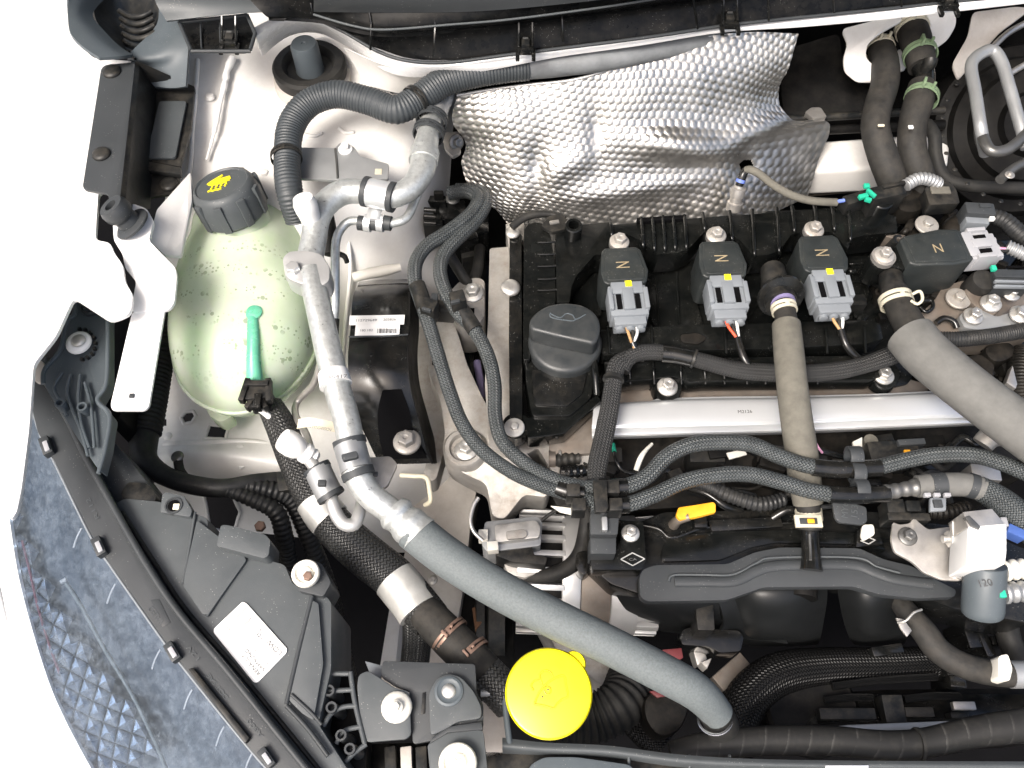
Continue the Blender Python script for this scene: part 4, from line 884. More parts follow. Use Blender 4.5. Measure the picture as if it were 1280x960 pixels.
# ================================================================== engine block, timing cover, valve cover
t = thing('engine_block', 'dusty aluminium cylinder head and timing cover edge left of the black valve cover', 'engine', 900, 450, -.38)
slab('block', [(640,300),(1280,290),(1330,560),(1100,620),(760,640),(700,640),(655,560)], -.085, .29, 'black_dusty', t, .003)
slab('timing_cover', [(612,310),(640,308),(645,400),(645,520),(642,566),(612,560),(606,480),(610,400)], -.038, .10, 'cast_alu', t, .002, rnd=4)
slab('head_flange', [(632,280,-.03),(655,272,-.03),(655,300,-.03),(636,310,-.03)], -.03, .03, 'cast_alu', t, .001)
slab('head_corner', [(625,560),(650,552),(700,545),(740,505),(762,500),(752,560),(735,590),(700,600),(690,588),(672,560),(650,572)], -.05, .05, 'cast_alu', t, .002, rnd=3)
slab('oily_ledge', [(686,556),(744,508),(752,545),(740,566),(690,570)], -.044, .01, 'brown_steel', t, .001, rnd=3)
slab('head_ledge', [(760,478),(1130,472),(1160,480),(1160,500),(760,505)], -.050, .02, 'brown_steel', t, .001)
t = thing('valve_cover', 'dusty black plastic valve cover with ribs and hex bolts on the engine', 'valve cover', 880, 380, -.08)
slab('base', [(636,292),(652,284),(660,272),(700,282),(760,276),(900,266),(1000,262),(1080,258),(1122,262),(1132,300),(1290,300),(1290,430),(1160,440),(1135,480),(1100,488),(1085,472),(880,472),(850,490),(815,490),(800,474),(762,478),(738,502),(702,540),(660,548),(632,544),(634,420),(624,372),(638,345)], -.048, .05, 'black_cover', t, .0025, rnd=4)
# left edge strip and column
slab('edge_strip', [(637,294),(652,292),(653,520),(650,540),(637,538),(636,420)], -.022, .02, 'black_gloss', t, .0015, rnd=3)
slab('column', [(655,285),(664,278),(678,278),(688,292),(694,330),(695,380),(680,395),(668,420),(662,450),(654,450)], -.010, .03, 'black_cover', t, .005, rnd=8, seg=4)
for y in (303, 318, 333, 349, 363): tube('rib', [(672,y,-.008),(684,y,-.008),(697,y-1,-.008)], 1.6, 'black_cover', t, 8)
slab('upper_block', [(694,284),(762,277),(764,306),(752,318),(744,318),(720,345),(714,360),(712,378),(696,378)], -.006, .03, 'black_cover', t, .002, rnd=3)
slab('front_box', [(655,440),(690,462),(735,452),(744,470),(738,498),(712,520),(665,520),(658,480)], -.018, .03, 'black_cover', t, .003, rnd=5)
slab('front_box_face', [(664,462),(735,462),(728,492),(708,508),(668,506)], -.0155, .004, 'black_gloss', t, .002, rnd=4)
slab('lower_lip', [(655,522),(712,520),(746,494),(752,500),(706,542),(660,548)], -.021, .02, 'black_cover', t, .002, rnd=3)
tube('support_fin', [(741,440,-.012),(744,465,-.010),(746,494,-.016)], [3,5,4], 'black_cover', t, 10)
# top ridge in segments between the coils
slab('ridge', [(763,281),(900,270),(1000,264),(1090,260),(1120,270),(1122,290),(1080,294),(1064,298),(1060,312),(1040,290),(1012,290),(990,292),(975,312),(962,318),(942,320),(925,300),(905,288),(880,290),(862,310),(848,316),(822,318),(800,300),(782,292),(764,300)], -.002, .03, 'black_cover', t, .002, rnd=3)
for x, y0, y1 in ((764,276,300),(803,272,312),(817,271,316),(830,270,316),(843,270,315),(857,269,314),(880,266,292),(914,264,304),(942,262,322),(973,260,318),(992,258,294),(1020,257,288),(1042,256,292),(1062,254,304)):
    tube('rib', [(x-2,y0,.001),(x,(y0+y1)/2-4,.003),(x+1,y1-4,.0),(x+2,y1,-.014)], 2.4, 'black_cover', t, 8)
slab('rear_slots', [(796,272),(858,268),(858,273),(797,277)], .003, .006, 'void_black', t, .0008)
# mid valley floor plates
for pts in ([(716,345),(748,330),(752,372),(752,395),(722,392),(714,370)], [(806,330),(868,326),(872,380),(880,408),(822,414),(812,395),(806,370)], [(932,330),(988,325),(992,350),(972,365),(948,380),(936,400),(930,370)], [(1064,325),(1110,322),(1110,350),(1088,352),(1080,398),(1068,398)]):
    slab('valley_panel', pts, -.042, .008, 'black_cover', t, .0015, rnd=4)
for (x0,y0,x1,y1) in ((820,345,824,408),(846,340,849,405),(1062,330,1078,330),(1064,352,1084,352)): tube('rib', [(x0,y0,-.041),((x0+x1)/2,(y0+y1)/2,-.040),(x1,y1,-.041)], 1.5, 'black_cover', t, 8)
# front rail band
slab('front_band', [(748,412),(860,406),(960,404),(1080,400),(1100,404),(1104,424),(1080,430),(960,436),(860,438),(752,442)], -.014, .02, 'black_cover', t, .003, rnd=4)
for x in (760,814,906,966,1000,1032,1080): tube('rib', [(x,408,-.012),(x+1,424,-.0115),(x+2,442,-.014)], 1.8, 'black_cover', t, 8)
slab('front_band_slot', [(850,418),(872,416),(884,422),(874,430),(852,428)], -.0115, .004, 'black_dusty', t, .001, rnd=4)
slab('scallop_band', [(755,452),(860,448),(960,446),(1100,444),(1104,470),(1090,474),(885,476),(862,478),(840,470),(815,474),(790,476),(758,480)], -.022, .02, 'black_cover', t, .002, rnd=3)
for x in (786,816,850,880,904,932,955,990,1020): tube('rib', [(x,452,-.0205),(x+1,464,-.0195),(x+2,480,-.026)], 1.8, 'black_cover', t, 8)
for (x, y) in ((834,484),(1104,470)):
    P = at(x,y,-.034); kk = mpp(P); MB().lathe([(19*kk,-.01),(18*kk,.006),(16*kk,.008)], P, (0,0,1), 24).build('bolt_boss', 'black_cover', t); bolt(x,y,-.026,13,t,'zinc')
for (x, y, z, r) in ((638,360,-.018,12.5),(643,535,-.022,13),(641,291,-.02,9)): bolt(x,y,z,r,t,'zinc','wide' if r > 12.7 else 'dome')
P = at(645,536,-.03); MB().lathe([(17*kk,-.01),(17*kk,.006)], P, (0,0,1), 20).build('bolt_boss', 'black_cover', t)
# tubular posts on the cover
for (x, y, z, r) in ((717,282,.010,11),(1103,250,.012,14)):
    P = at(x,y,z); kk = mpp(P); MB().lathe([(r*1.05*kk,-.034),(r*kk,-.004),(r*kk,0),(r*.9*kk,.001),(r*.6*kk,.001),(r*.58*kk,-.014),(.5*kk,-.014)], P, (0,-.05,1), 24).build('post', 'black_cover', t)
tube('lug', [(640,284,-.01),(652,274,-.008),(668,268,-.006),(690,268,-.006),(706,274,-.006)], [5,5,5,4,4], 'rubber', t, 12)
slab('lug_plate', [(676,282),(686,270),(700,267),(712,276),(708,286),(690,290)], -.002, .005, 'black_part', t, .001, rnd=3); clipbar(t, 693, 277, -.0005, 12, 5, .003, 'zinc_plate', 'lug_slot', .2)
# ------------------------------------------------------------------ oil filler cap
t = thing('oil_filler_cap', 'black oil filler cap with wide raised grip and embossed oil can', 'oil cap', 706, 425, -.02)
P = at(706,430,-.012); kk = mpp(P)
MB().lathe([(46*kk,-.014),(46*kk,.002),(45*kk,.005),(43*kk,.0065),(40*kk,.0075),(20*kk,.008)], P, (0,0,1), 48).build('base', 'cap_plastic', t)
slab('grip', [(661,404),(664,396),(672,388),(684,381),(705,377),(728,380),(742,388),(749,398),(751,410),(748,424),(742,430),(700,421),(664,412)], .016, .022, 'cap_plastic', t, .004, rnd=9, seg=4)
cx = [(688,392),(700,397),(708,392),(716,394),(720,399),(732,393)]
tube('oil_can_emblem', [(x,y,.0164) for x, y in cx], .9, 'blue_grey_plastic', t, 6); tube('oil_can_emblem', [(688,391,.0164),(690,397,.0164),(714,401,.0164),(720,399,.0164)], .9, 'blue_grey_plastic', t, 6)
# ------------------------------------------------------------------ ignition coils
def coil(lab, pb, pe, z, plug='plug_grey', mark='yellow_print', x0=12, x1=60, wf=1., deep=.045):
    t = thing('ignition_coil', lab, 'ignition coil', pb[0], pb[1], z-.03, 'ignition coils on the valve cover')
    M_, L = frame(pb, pe, z); s = L/110.; w = s*wf
    X = lambda x: (x0+(x-12)*(x1-x0)/48)*s
    def top(pts, h, dz, nm, m_, bev, par=t): return MB(M_).prism([Vector((X(x), y*w, h)) for x, y in pts], dz).build(nm, m_, par, bev, seg=3)
    top([(12,-18),(16,-22),(44,-26),(57,-24),(60,-20),(60,20),(57,23),(44,26),(16,21),(12,16)], .006, deep, 'body', 'coil_black', .0022)
    top([(16,-18),(44,-22),(55,-20),(56,-17),(56,17),(55,20),(44,22),(16,17)], .0068, .002, 'lid', 'coil_black', .0008)
    MB(M_).prism([Vector((x*s, y*w, -.004)) for x, y in [(-12,-6),(-6,-12),(6,-13),(x0+4,-19),(x0+4,18),(6,13),(-6,12),(-12,6)]], .03).build('fixing_tab', 'black_cover', t, .0015)
    MB(M_).lathe([(11*s,-.005),(11*s,.0)], (0,0,0), (0,0,1), 20).build('bush', 'zinc_plate', t)
    bolt(pb[0], pb[1], z, 12.5, t, 'cast_alu')
    q0 = x1-2; ln = 110-q0; cxm = q0+ln*.42
    c = MB(M_).box((cxm*s,0,-.006), (ln*.72*s,40*w,.020)); c.box(((q0+ln*.14)*s,0,.0005), (ln*.28*s,34*w,.012)); c.box((cxm*s,-19*w,-.003), (ln*.5*s,5*w,.022)); c.box((cxm*s,19*w,-.003), (ln*.5*s,5*w,.022))
    pg = c.build('connector', plug, t, .0009)
    MB(M_).box(((q0+ln*.42)*s,0,.0052), (ln*.5*s,12*w,.004)).build('latch', plug, pg, .0008)
    for q in (-10, 10): MB(M_).box(((q0+ln*.46)*s,q*w,.0043), (ln*.36*s,5.5*w,.0014)).build('latch_slot', 'void_black', pg)
    MB(M_).box(((q0+ln*.84)*s,0,-.007), (ln*.24*s,34*w,.016)).build('connector_skirt', plug, pg, .0012)
    for q in (-11, 0, 11): MB(M_).lathe([(5*w,0),(5*w,.004),(3*w,.0045)], ((q0+ln*.93)*s,q*w,-.006), (1,0,0), 12).build('wire_seal', plug, pg)
    if mark: MB(M_).box(((x1+1)*s,2*w,.0068), (7*s,7*s,.0008)).build('paint_mark', mark, t)
    zt = z+.0069; xm = x0+(x1-x0)*.5
    A = M_ @ Vector(((xm-4.5)*s,-8.5*w,.0069)); B = M_ @ Vector(((xm+4.5)*s,-8.5*w,.0069))
    text('N', topx(A), topx(B), zt, 17*wf, 'print_gold', t, 'letter')
    return t, M_, s
t1, M1, s1 = coil('ignition coil beside the oil filler cap, black and white wires below its grey plug', (774,303), (789,408), .012)
t2, M2, s2 = coil('ignition coil with an orange-red wire at its grey plug, second along from the oil cap', (895,295), (914,400), .014)
t3, M3, s3 = coil('ignition coil between the two hose joints on the valve cover, tan wire at its plug', (1017,288), (1045,393), .014)
t4, M4, s4 = coil('ignition coil lying sideways with a pale lilac-grey plug beside the hose joint', (1105,320), (1249,306), .020, 'plug_light', None, 17, 77, .78, .05)
t4.name = 'ignition_coil_sideways'; WL[t4.name] = WL['ignition_coil.003']
def lead(nm, base, pts, ms):
    lab, grp = base
    t = thing(nm, lab, 'wires', pts[0][0], pts[0][1], pts[-1][2])
    for i, m_ in enumerate(ms):
        off = (i-1)*7
        tube('wire', [(pts[0][0]+off, pts[0][1]-4, pts[0][2]), (pts[0][0]+off*.8+3, pts[0][1]+8, pts[0][2]+.001), (pts[1][0]+off*.2, pts[1][1], pts[1][2]), (pts[1][0]+2, pts[1][1]+8, pts[1][2])], 2.0, m_, t, 8)
    tube('sleeve', [(p[0], p[1], p[2]) for p in pts[1:]], [4.5,5]+[5]*(len(pts)-3), 'black_gloss', t, 12)
lead('coil_lead', ('black sleeved lead with a white wire from the coil beside the oil cap', 0), [(788,408,.006),(791,428,.006),(796,440,.002),(805,448,-.004)], ['wire_tan','black_part','wire_white'])
lead('coil_lead', ('black sleeved lead with orange-red and white wires from the middle coil', 0), [(913,400,.008),(922,422,.008),(930,448,.004),(944,466,-.002)], ['wire_red','black_part','wire_white'])
lead('coil_lead', ('black sleeved lead with tan and white wires from the coil near the slanted foam hose', 0), [(1045,393,.008),(1051,412,.008),(1058,432,.004),(1074,450,-.004)], ['wire_tan','black_part','wire_white'])
# ------------------------------------------------------------------ harness along the cover
t = thing('engine_harness', 'black tape-wrapped engine harness snaking along the valve cover front', 'harness', 900, 460, -.03)
tube('trunk', [(776,462,-.003),(788,446,.0),(812,440,.002),(850,444,.002),(880,452,.0),(920,462,-.002),(970,466,-.003),(1020,466,-.003),(1065,460,-.003),(1110,446,-.002),(1150,428,-.002)], [11,10,10,9.5,10,11,11,11,11,12,12], 'braid_loom', t, 16, jit=.05)
tube('glossy_wrap', [(828,442,.003),(846,444,.003),(864,448,.0025)], 11, 'black_gloss', t, 14); tube('tie', [(866,448,.002),(869,449,.002)], 12.5, 'black_part', t, 16, step=2)
tube('branch', [(788,446,.0),(772,456,.002),(767,476,.0),(762,510,-.004),(754,550,-.006),(746,590,-.004),(745,640,-.004)], [11,12,11,12,12.5,12,9], 'braid_loom', t, 16, flat=.6, jit=.03)
tube('tie', [(767,472,.0),(766.5,476,.0)], 13.5, 'black_part', t, 16, step=2)
# ------------------------------------------------------------------ bright metal rail
t = thing('fuel_rail_guard', 'long bright steel rail stamped M2126 below the valve cover', 'rail', 980, 515, -.06)
Rr = [[(742,505,-.040),(860,499,-.040),(980,497,-.040),(1100,494,-.040),(1215,488,-.040)],[(742,509,-.026),(860,502,-.026),(980,500,-.026),(1100,497,-.026),(1215,491,-.026)],[(740,532,-.0245),(860,529,-.0245),(980,526,-.0245),(1100,521,-.0245),(1226,517,-.0245)],
      [(740,534,-.030),(860,531,-.031),(980,528,-.031),(1100,523,-.031),(1230,519,-.030)],[(740,547,-.032),(860,543,-.033),(980,540,-.033),(1100,535,-.033),(1236,529,-.032)],[(740,550,-.06),(860,546,-.06),(980,543,-.06),(1100,538,-.06),(1238,531,-.06)]]
sheet('rail', Rr, 'rail_steel', t, 10, 5, .0015, ang=25)
text('M2126', (922,517), (940,516.5), -.0243, 4.2, 'print_dark', t, 'stamp', lift=.0008)
# ================================================================== foam-covered breather hoses
t = thing('breather_hose', 'upright beige-grey foam hose dropping from the valve cover joint over the steel rail', 'hose', 1000, 550, -.06)
tube('joint_stub', [(966,338,.0),(968,352,.006),(972,368,.012),(977,380,.016)], [15,17,19,20], 'black_part', t, 20)
M_, L = frame((976,370),(982,392),.014); kk = mpp(M_.translation)
MB(M_).lathe([(8*kk,-3*kk),(29*kk,-2*kk),(30*kk,0),(29*kk,2.5*kk),(20*kk,4*kk),(14*kk,5*kk)], (0,0,0), (1,0,.45), 32).build('collar', 'black_gloss', t)
tube('hose_end', [(979,378,.017),(982,396,.02),(985,412,.022)], [13,13.5,14], 'hose_rubber', t, 18)
ring_clamp(t, (980,386),(982,394), .0185, 14, 'clamp_cream', 10, None, 'hose_clamp', False, 2); tube('purple_ring', [(978,376,.017),(979,380,.0175)], 15.5, 'purple_band', t, 18, step=2)
tube('foam_sleeve', [(983,406,.022),(986,440,.024),(990,480,.022),(995,520,.015),(1001,560,.0),(1006,600,-.014),(1010,630,-.024)], [17.5,18.5,19,19.5,20,20,18], 'foam', t, 22)
tube('hose_tail', [(1008,618,-.02),(1011,640,-.028),(1012,662,-.034)], [15,15,14.5], 'rubber', t, 18)
tube('spout', [(1012,655,-.034),(1013,675,-.036),(1014,700,-.036),(1014,713,-.037)], [11,11,12,14], 'black_gloss', t, 20); tube('spout_rib', [(1012,668,-.0275),(1013,690,-.0285),(1013,700,-.028)], 2, 'dark_steel', t, 8)
M_, L = frame((1011,644),(1012,656),-.030); kk = mpp(M_.translation)
MB(M_).lathe([(15*kk,-7*kk),(16.5*kk,-7*kk),(16.5*kk,7*kk),(15*kk,7*kk)], (0,0,0), (1,0,0), 24, cap=False).build('clamp_band', 'clamp_cream', t, .0003)
c = clipbar(t, 1011, 651, -.0165, 34, 16, .003, 'clamp_cream', 'clamp_plate'); clipbar(c, 1011, 651, -.0155, 22, 8, .002, 'dark_plastic', 'clamp_window'); clipbar(c, 1014, 651, -.0150, 9, 6, .002, 'orange_tab', 'clamp_tongue')
t = thing('vent_hose', 'thick grey foam hose slanting from the cream clamp towards the right corner', 'hose', 1200, 430, -.03)
tube('joint_stub', [(1112,340,.0),(1114,352,.006),(1117,366,.012),(1121,380,.016)], [13,15,15,15], 'black_part', t, 20)
tube('hose_end', [(1118,366,.013),(1126,386,.02),(1138,408,.026),(1150,426,.028)], [17,18,19,20], 'hose_rubber', t, 20)
ring_clamp(t, (1120,376),(1124,388), .018, 18.5, 'clamp_cream', 12, None, 'hose_clamp', False, 2)
tube('clamp_ear', [(1140,368,.036),(1150,364,.038),(1153,374,.038),(1147,380,.036),(1139,376,.034)], 2, 'clamp_cream', t, 8)
tube('foam_sleeve', [(1138,420,.028),(1155,440,.032),(1185,466,.036),(1220,494,.038),(1260,524,.038),(1310,560,.036)], [30,30,30,30,31,32], 'foam_grey', t, 26)
# ================================================================== clutter round the right end of the cover
t = thing('camshaft_plug', 'black sensor plug with green locking tabs and a grey corrugated lead behind the valve cover', 'plug', 1110, 235, -.02)
clipbar(t, 1110, 238, .024, 44, 20, .03, 'black_part', 'housing', .25, .0015); clipbar(t, 1118, 230, .027, 30, 5, .006, 'black_part', 'housing_rib', .25); clipbar(t, 1072, 246, .014, 34, 14, .02, 'black_part', 'lead_boot', .35)
for (x, y, w_, h_, rz) in ((1084,231,7,6,0),(1090,240,4,14,.6),(1080,244,12,6,.3),(1086,248,8,5,-.4)): clipbar(t, x, y, .027, w_, h_, .004, 'green_paint', 'locking_tab', rz)
tube('corrugated_lead', [(1132,232,.016),(1146,224,.018),(1160,224,.017),(1174,230,.012)], 7.5, 'bracket_steel', t, 14, ribs=(5,.1))
tube('blue_wire', [(1046,252,.012),(1058,250,.012),(1066,248,.012)], 2.5, 'wire_blue', t, 8)
t = thing('slotted_bracket', 'small black plastic bracket with a square slot behind the sideways coil', 'bracket', 1180, 240, -.02)
slab('plate', [(1156,236),(1162,228),(1188,227),(1196,238),(1200,254),(1162,256)], .012, .016, 'black_part', t, .002, rnd=3); clipbar(t, 1176, 237, .0135, 24, 11, .003, 'foam', 'slot')
slab('drum', [(1122,246),(1138,236),(1154,240),(1158,254),(1146,264),(1126,262)], -.002, .02, 'black_dusty', t, .002, smooth=4)
t = thing('rear_sensor', 'grey ribbed sensor connector with black lead at the back corner of the engine', 'connector', 1220, 270, -.03)
clipbar(t, 1226, 260, .018, 36, 18, .02, 'dark_plastic', 'housing', -.08, .0015); clipbar(t, 1222, 275, .012, 28, 10, .02, 'plug_grey', 'ribbed_collar', -.08); clipbar(t, 1232, 256, .02, 14, 6, .006, 'dark_plastic', 'latch')
tube('lead', [(1240,270,.006),(1256,276,.008),(1272,290,.006),(1300,312,.0)], [9,10,11,12], 'loom_tape', t, 14, ribs=(5,.03)); clipbar(t, 1241, 272, .016, 6, 5, .004, 'white_plastic', 'clip')
blob('elbow', [(1176,284),(1188,272),(1204,268),(1212,280),(1208,296),(1190,302),(1178,298)], -.012, .012, .01, 'black_dusty', t, 6)
t = thing('coil_side_lead', 'grey corrugated wiring sleeve with a pink wire at the sideways coil plug', 'wires', 1262, 312, -.01)
tube('corrugated_sleeve', [(1258,308,.012),(1272,314,.012),(1300,326,.01)], 8, 'bracket_steel', t, 14, ribs=(4.5,.1)); tube('wire', [(1244,309,.012),(1252,311,.013),(1262,311,.013)], 2.2, 'wire_pink', t, 8); tube('wire', [(1244,313,.012),(1254,314,.013),(1264,313,.013)], 2.2, 'black_part', t, 8)
t = thing('thermostat_plug', 'dark green-grey ribbed plug beside a round black drum at the engine corner', 'plug', 1260, 345, -.02)
clipbar(t, 1266, 346, .012, 44, 24, .02, 'dark_plastic', 'housing', -.03, .0015)
for i in range(3): clipbar(t, 1264, 345+i*6, .0145, 40, 3, .004, 'plug_grey' if i else 'dark_plastic', 'rib', -.03)
clipbar(t, 1243, 334, .016, 6, 7, .004, 'green_paint', 'locking_tab'); clipbar(t, 1268, 333, .0135, 18, 3, .002, 'void_black', 'slot')
P = at(1228,352,.0); kk = mpp(P); MB().lathe([(16*kk,-.02),(16*kk,.0),(14*kk,.004),(8*kk,.005)], P, (0,-.1,1), 24).build('drum', 'rubber', t)
t = thing('thermostat_housing', 'greasy metal thermostat housing with five bolts at the corner of the engine', 'housing', 1220, 390, -.04)
slab('base', [(1150,392),(1168,376),(1178,358),(1205,350),(1240,356),(1290,350),(1290,420),(1250,424),(1190,424),(1160,412)], -.018, .03, 'brown_steel', t, .003, rnd=6)
slab('steel_plate', [(1198,396),(1206,388),(1224,386),(1246,396),(1264,390),(1290,388),(1290,410),(1224,412),(1206,410)], -.008, .01, 'bracket_steel', t, .001, rnd=5)
slab('gasket_bulge', [(1206,362),(1224,356),(1244,368),(1250,386),(1240,394),(1222,386)], -.008, .014, 'brown_steel', t, .004, smooth=4)
for (x, y, z, r, k_) in ((1197,374,-.012,15.5,'wide'),(1238,380,-.006,13,'flange'),(1216,396,-.006,12.5,'flange'),(1263,368,-.008,11,'flange'),(1274,394,-.004,13,'flange')): bolt(x, y, z, r, t, 'zinc' if k_ == 'flange' else 'cast_alu', k_)
bolt(1158,282,-.004,14.5,t,'cast_alu','wide')
tube('dark_ring', [(1150,384,-.008),(1158,390,-.008),(1166,384,-.008),(1164,376,-.008),(1154,376,-.008)], 2.5, 'black_gloss', t, 8)
tube('wire_loop', [(1170,404,-.012),(1180,398,-.01),(1192,402,-.01),(1196,410,-.012)], 4, 'black_gloss', t, 10)
o = tube('corrugated_hose', [(1172,424,-.006),(1200,424,-.002),(1240,420,-.002),(1275,414,-.004),(1310,408,-.006)], 9.5, 'loom_tape', None, 16, ribs=(3.2,.06)); tag(o, 'black finely corrugated hose running right below the bolted housing', 'hose')
o = tube('wide_duct', [(1282,440,-.03),(1276,470,-.03),(1280,510,-.035),(1300,540,-.04)], 16, 'black_dusty', None, 16, ribs=(4,.03)); tag(o, 'dusty ribbed hose at the right edge behind the slanted foam hose', 'hose')
t = thing('bracket_junk', 'greasy black bracket with hooked arms below the corrugated hose', 'bracket', 1235, 455, -.07)
for pts, z in (([(1205,446),(1226,442),(1244,456),(1240,474),(1254,486),(1244,500),(1218,480),(1206,462)],-.028), ([(1246,440),(1270,436),(1274,462),(1258,470)],-.036)): slab('hook_plate', pts, z, .03, 'black_dusty', t, .003, rnd=6)
slab('pale_foot', [(1258,478),(1266,456),(1272,480),(1270,486)], -.02, .01, 'zinc_plate', t, .001)
slab('grey_boss', [(1234,432),(1262,428),(1270,442),(1250,452),(1236,446)], -.026, .02, 'black_dusty', t, .003, smooth=3)
t = thing('greasy_hardware', 'jumble of greasy black brackets and stubs round the engine corner behind the sideways coil', 'hardware', 1180, 300, -.05)
random.seed(11)
for (xa, ya, xb, yb, n, z0) in ((1120,262,1215,300,14,-.012), (1150,430,1280,500,24,-.04), (1060,322,1105,400,8,-.036), (1130,335,1215,372,14,-.02), (1225,300,1290,340,8,-.02)):
    for i in range(n):
        x, y = random.uniform(xa, xb), random.uniform(ya, yb); z = z0+random.uniform(-.008,.006); m_ = random.choice(['black_dusty','black_dusty','black_cover','black_gloss','brown_steel' if i % 5 == 0 else 'black_part'])
        k_ = random.random()
        if k_ < .45: clipbar(t, x, y, z, random.uniform(8,26), random.uniform(6,16), .025, m_, 'bracket', random.uniform(-1,1), .0015)
        elif k_ < .75:
            P = at(x,y,z); kk = mpp(P); r_ = random.uniform(4,10); MB().lathe([(r_*kk,-.025),(r_*kk,-.002),(r_*.85*kk,0),(r_*.5*kk,0),(r_*.45*kk,-.004),(.5*kk,-.004)], P, (random.uniform(-.3,.3),random.uniform(-.3,.3),1), 16).build('stub', m_, t)
        else:
            a_ = random.uniform(-1.5,1.5); l = random.uniform(10,24); tube('strap', [(x-l*math.cos(a_),y-l*math.sin(a_),z-.01),(x,y+random.uniform(-5,5),z),(x+l*math.cos(a_),y+l*math.sin(a_),z-.01)], random.uniform(2,4.5), m_, t, 8)
# wiring between rail and braided lines
t = thing('injector_wiring', 'tangle of thin black wires and small plugs under the steel rail', 'wiring', 900, 570, -.08)
random.seed(3)
for i in range(26):
    x = random.uniform(690,1230); y = random.uniform(550,640) - (x-690)*.02; z = random.uniform(-.062,-.045); a = random.uniform(-.6,.6); l = random.uniform(14,42)
    tube('wire', [(x-l,y-l*a,z),(x-l*.3,y+random.uniform(-9,9),z+.006),(x+l*.4,y+random.uniform(-9,9),z+.005),(x+l,y+l*a,z-.003)], random.uniform(2.2,5.5), random.choice(['loom_tape','rubber','black_gloss','black_dusty']), t, 10)
for i in range(22):
    x = random.uniform(700,1235); y = random.uniform(552,625) - (x-700)*.03
    clipbar(t, x, y, random.uniform(-.058,-.046), random.uniform(12,34), random.uniform(8,18), .02, random.choice(['black_part','black_dusty','black_gloss','black_deep']), 'plug', random.uniform(-.4,.4), .001)
for i in range(4):
    x = 756+i*128; clipbar(t, x, 568, -.05, 44, 20, .03, 'black_part', 'injector_plug', 0, .0015)
tube('white_wire', [(795,588,-.040),(801,572,-.036),(808,562,-.038),(815,555,-.042)], [3.5,3.5,2.5,2], 'cream_plastic', t, 10)
slab('white_tag', [(908,566),(930,561),(934,568),(912,574)], -.036, .002, 'cream_plastic', t, .0005); slab('white_tag', [(708,606),(718,596),(730,603),(726,608)], -.012, .002, 'cream_plastic', t, .0005); slab('white_tag', [(1066,552),(1078,546),(1078,558),(1068,562)], -.036, .003, 'cream_plastic', t, .0005)
slab('white_tag', [(688,632),(725,636),(726,646),(700,640)], -.02, .002, 'cream_plastic', t, .0005)
P = at(1088,552,-.04); kk = mpp(P); MB().lathe([(9*kk,-.01),(9*kk,.002),(4*kk,.003)], P, (0,0,1), 16).build('grey_button', 'foam', t)
tube('green_wire', [(767,560,-.04),(770,575,-.036),(778,588,-.038),(794,592,-.04)], 2.4, 'black_gloss', t, 8); tube('green_wire', [(766,555,-.0395),(768,565,-.038)], 2.8, 'green_paint', t, 8); tube('pink_wire', [(1016,545,-.038),(1022,558,-.036),(1028,566,-.04)], 1.6, 'wire_pink', t, 8)
tube('lower_loom', [(895,612,-.048),(920,622,-.044),(950,630,-.044),(980,624,-.046)], 9, 'loom_tape', t, 14, ribs=(6,.08)); tube('lower_loom', [(840,602,-.05),(880,606,-.046),(905,618,-.046)], 7, 'loom_tape', t, 14, ribs=(5,.06))
clipbar(t, 1118, 562, -.02, 64, 26, .03, 'black_part', 'main_plug', .06, .0018); clipbar(t, 1140, 552, -.016, 34, 8, .01, 'dark_plastic', 'plug_lever', .06)
for x in (1135,1153): clipbar(t, x, 566, -.018, 8, 9, .004, 'orange_tab', 'orange_seal')
tube('end_elbow', [(1228,556,-.03),(1238,546,-.026),(1252,544,-.026),(1262,550,-.03)], [13,14,14,12], 'cast_alu', t, 16); clipbar(t, 1233, 590, -.03, 36, 20, .02, 'zinc_plate', 'pale_plate', -.1, .001)
for (x, y) in ((700,575),(712,590)): tube('injector_body', [(x-10,y,-.05),(x,y,-.048),(x+24,y-2,-.048)], [8,9,7], random.choice(['black_gloss','black_part']), t, 16, ribs=(8,.08))
tube('copper_ring', [(686,574,-.05),(694,574,-.05)], 11, 'brown_steel', t, 16); tube('silver_ring', [(698,573,-.05),(701,573,-.05)], 11.5, 'zinc', t, 16, step=2)
# clip bridging the braided lines on the cover corner
t = thing('line_bridge_clip', 'black plastic bridge clip tying harness and braided lines above the diamond emblem', 'clip', 745, 625, -.04)
for (x, y, z) in ((717,612,.016),(766,608,.016),(724,630,.015),(770,630,.015)): clipbar(t, x, y, z, 17, 17, .02, 'black_part', 'jaw', 0, .0012)
for pts in ([(696,610,.004),(712,615,.004),(730,617,.004)], [(748,609,.004),(764,609,.004),(784,608,.004)], [(750,631,.003),(766,631,.003),(786,631,.003)]): tube('sleeve_end', pts, 10.8, 'black_gloss', t, 14)
slab('strap', [(741,600),(758,600),(760,634),(758,640),(744,640)], .022, .006, 'black_part', t, .0015, rnd=2)
slab('bridge_plate', [(738,641),(774,641),(772,668),(738,668)], -.004, .01, 'dark_plastic', t, .001, rnd=2); clipbar(t, 756, 654, .002, 7, 18, .006, 'bracket_steel', 'pin', 0, .001)
t = thing('flat_line_holder', 'black holder with three wide clips gripping the lines beside a small dark embossed plate', 'clip', 1065, 605, -.02)
for (x, y, w_) in ((1062,577,20),(1066,597,19),(1070,618,20)):
    M_, L = frame((x-w_*.4,y),(x+w_*.4,y), .0); kk = mpp(M_.translation)
    MB(M_).lathe([(11*kk,-.2*kk),(13.5*kk,-.2*kk),(13.5*kk,w_*.8*kk),(11*kk,w_*.8*kk)], (0,0,.010), (1,0,0), 22, cap=False).build('clip_band', 'dark_plastic', t, .0005)
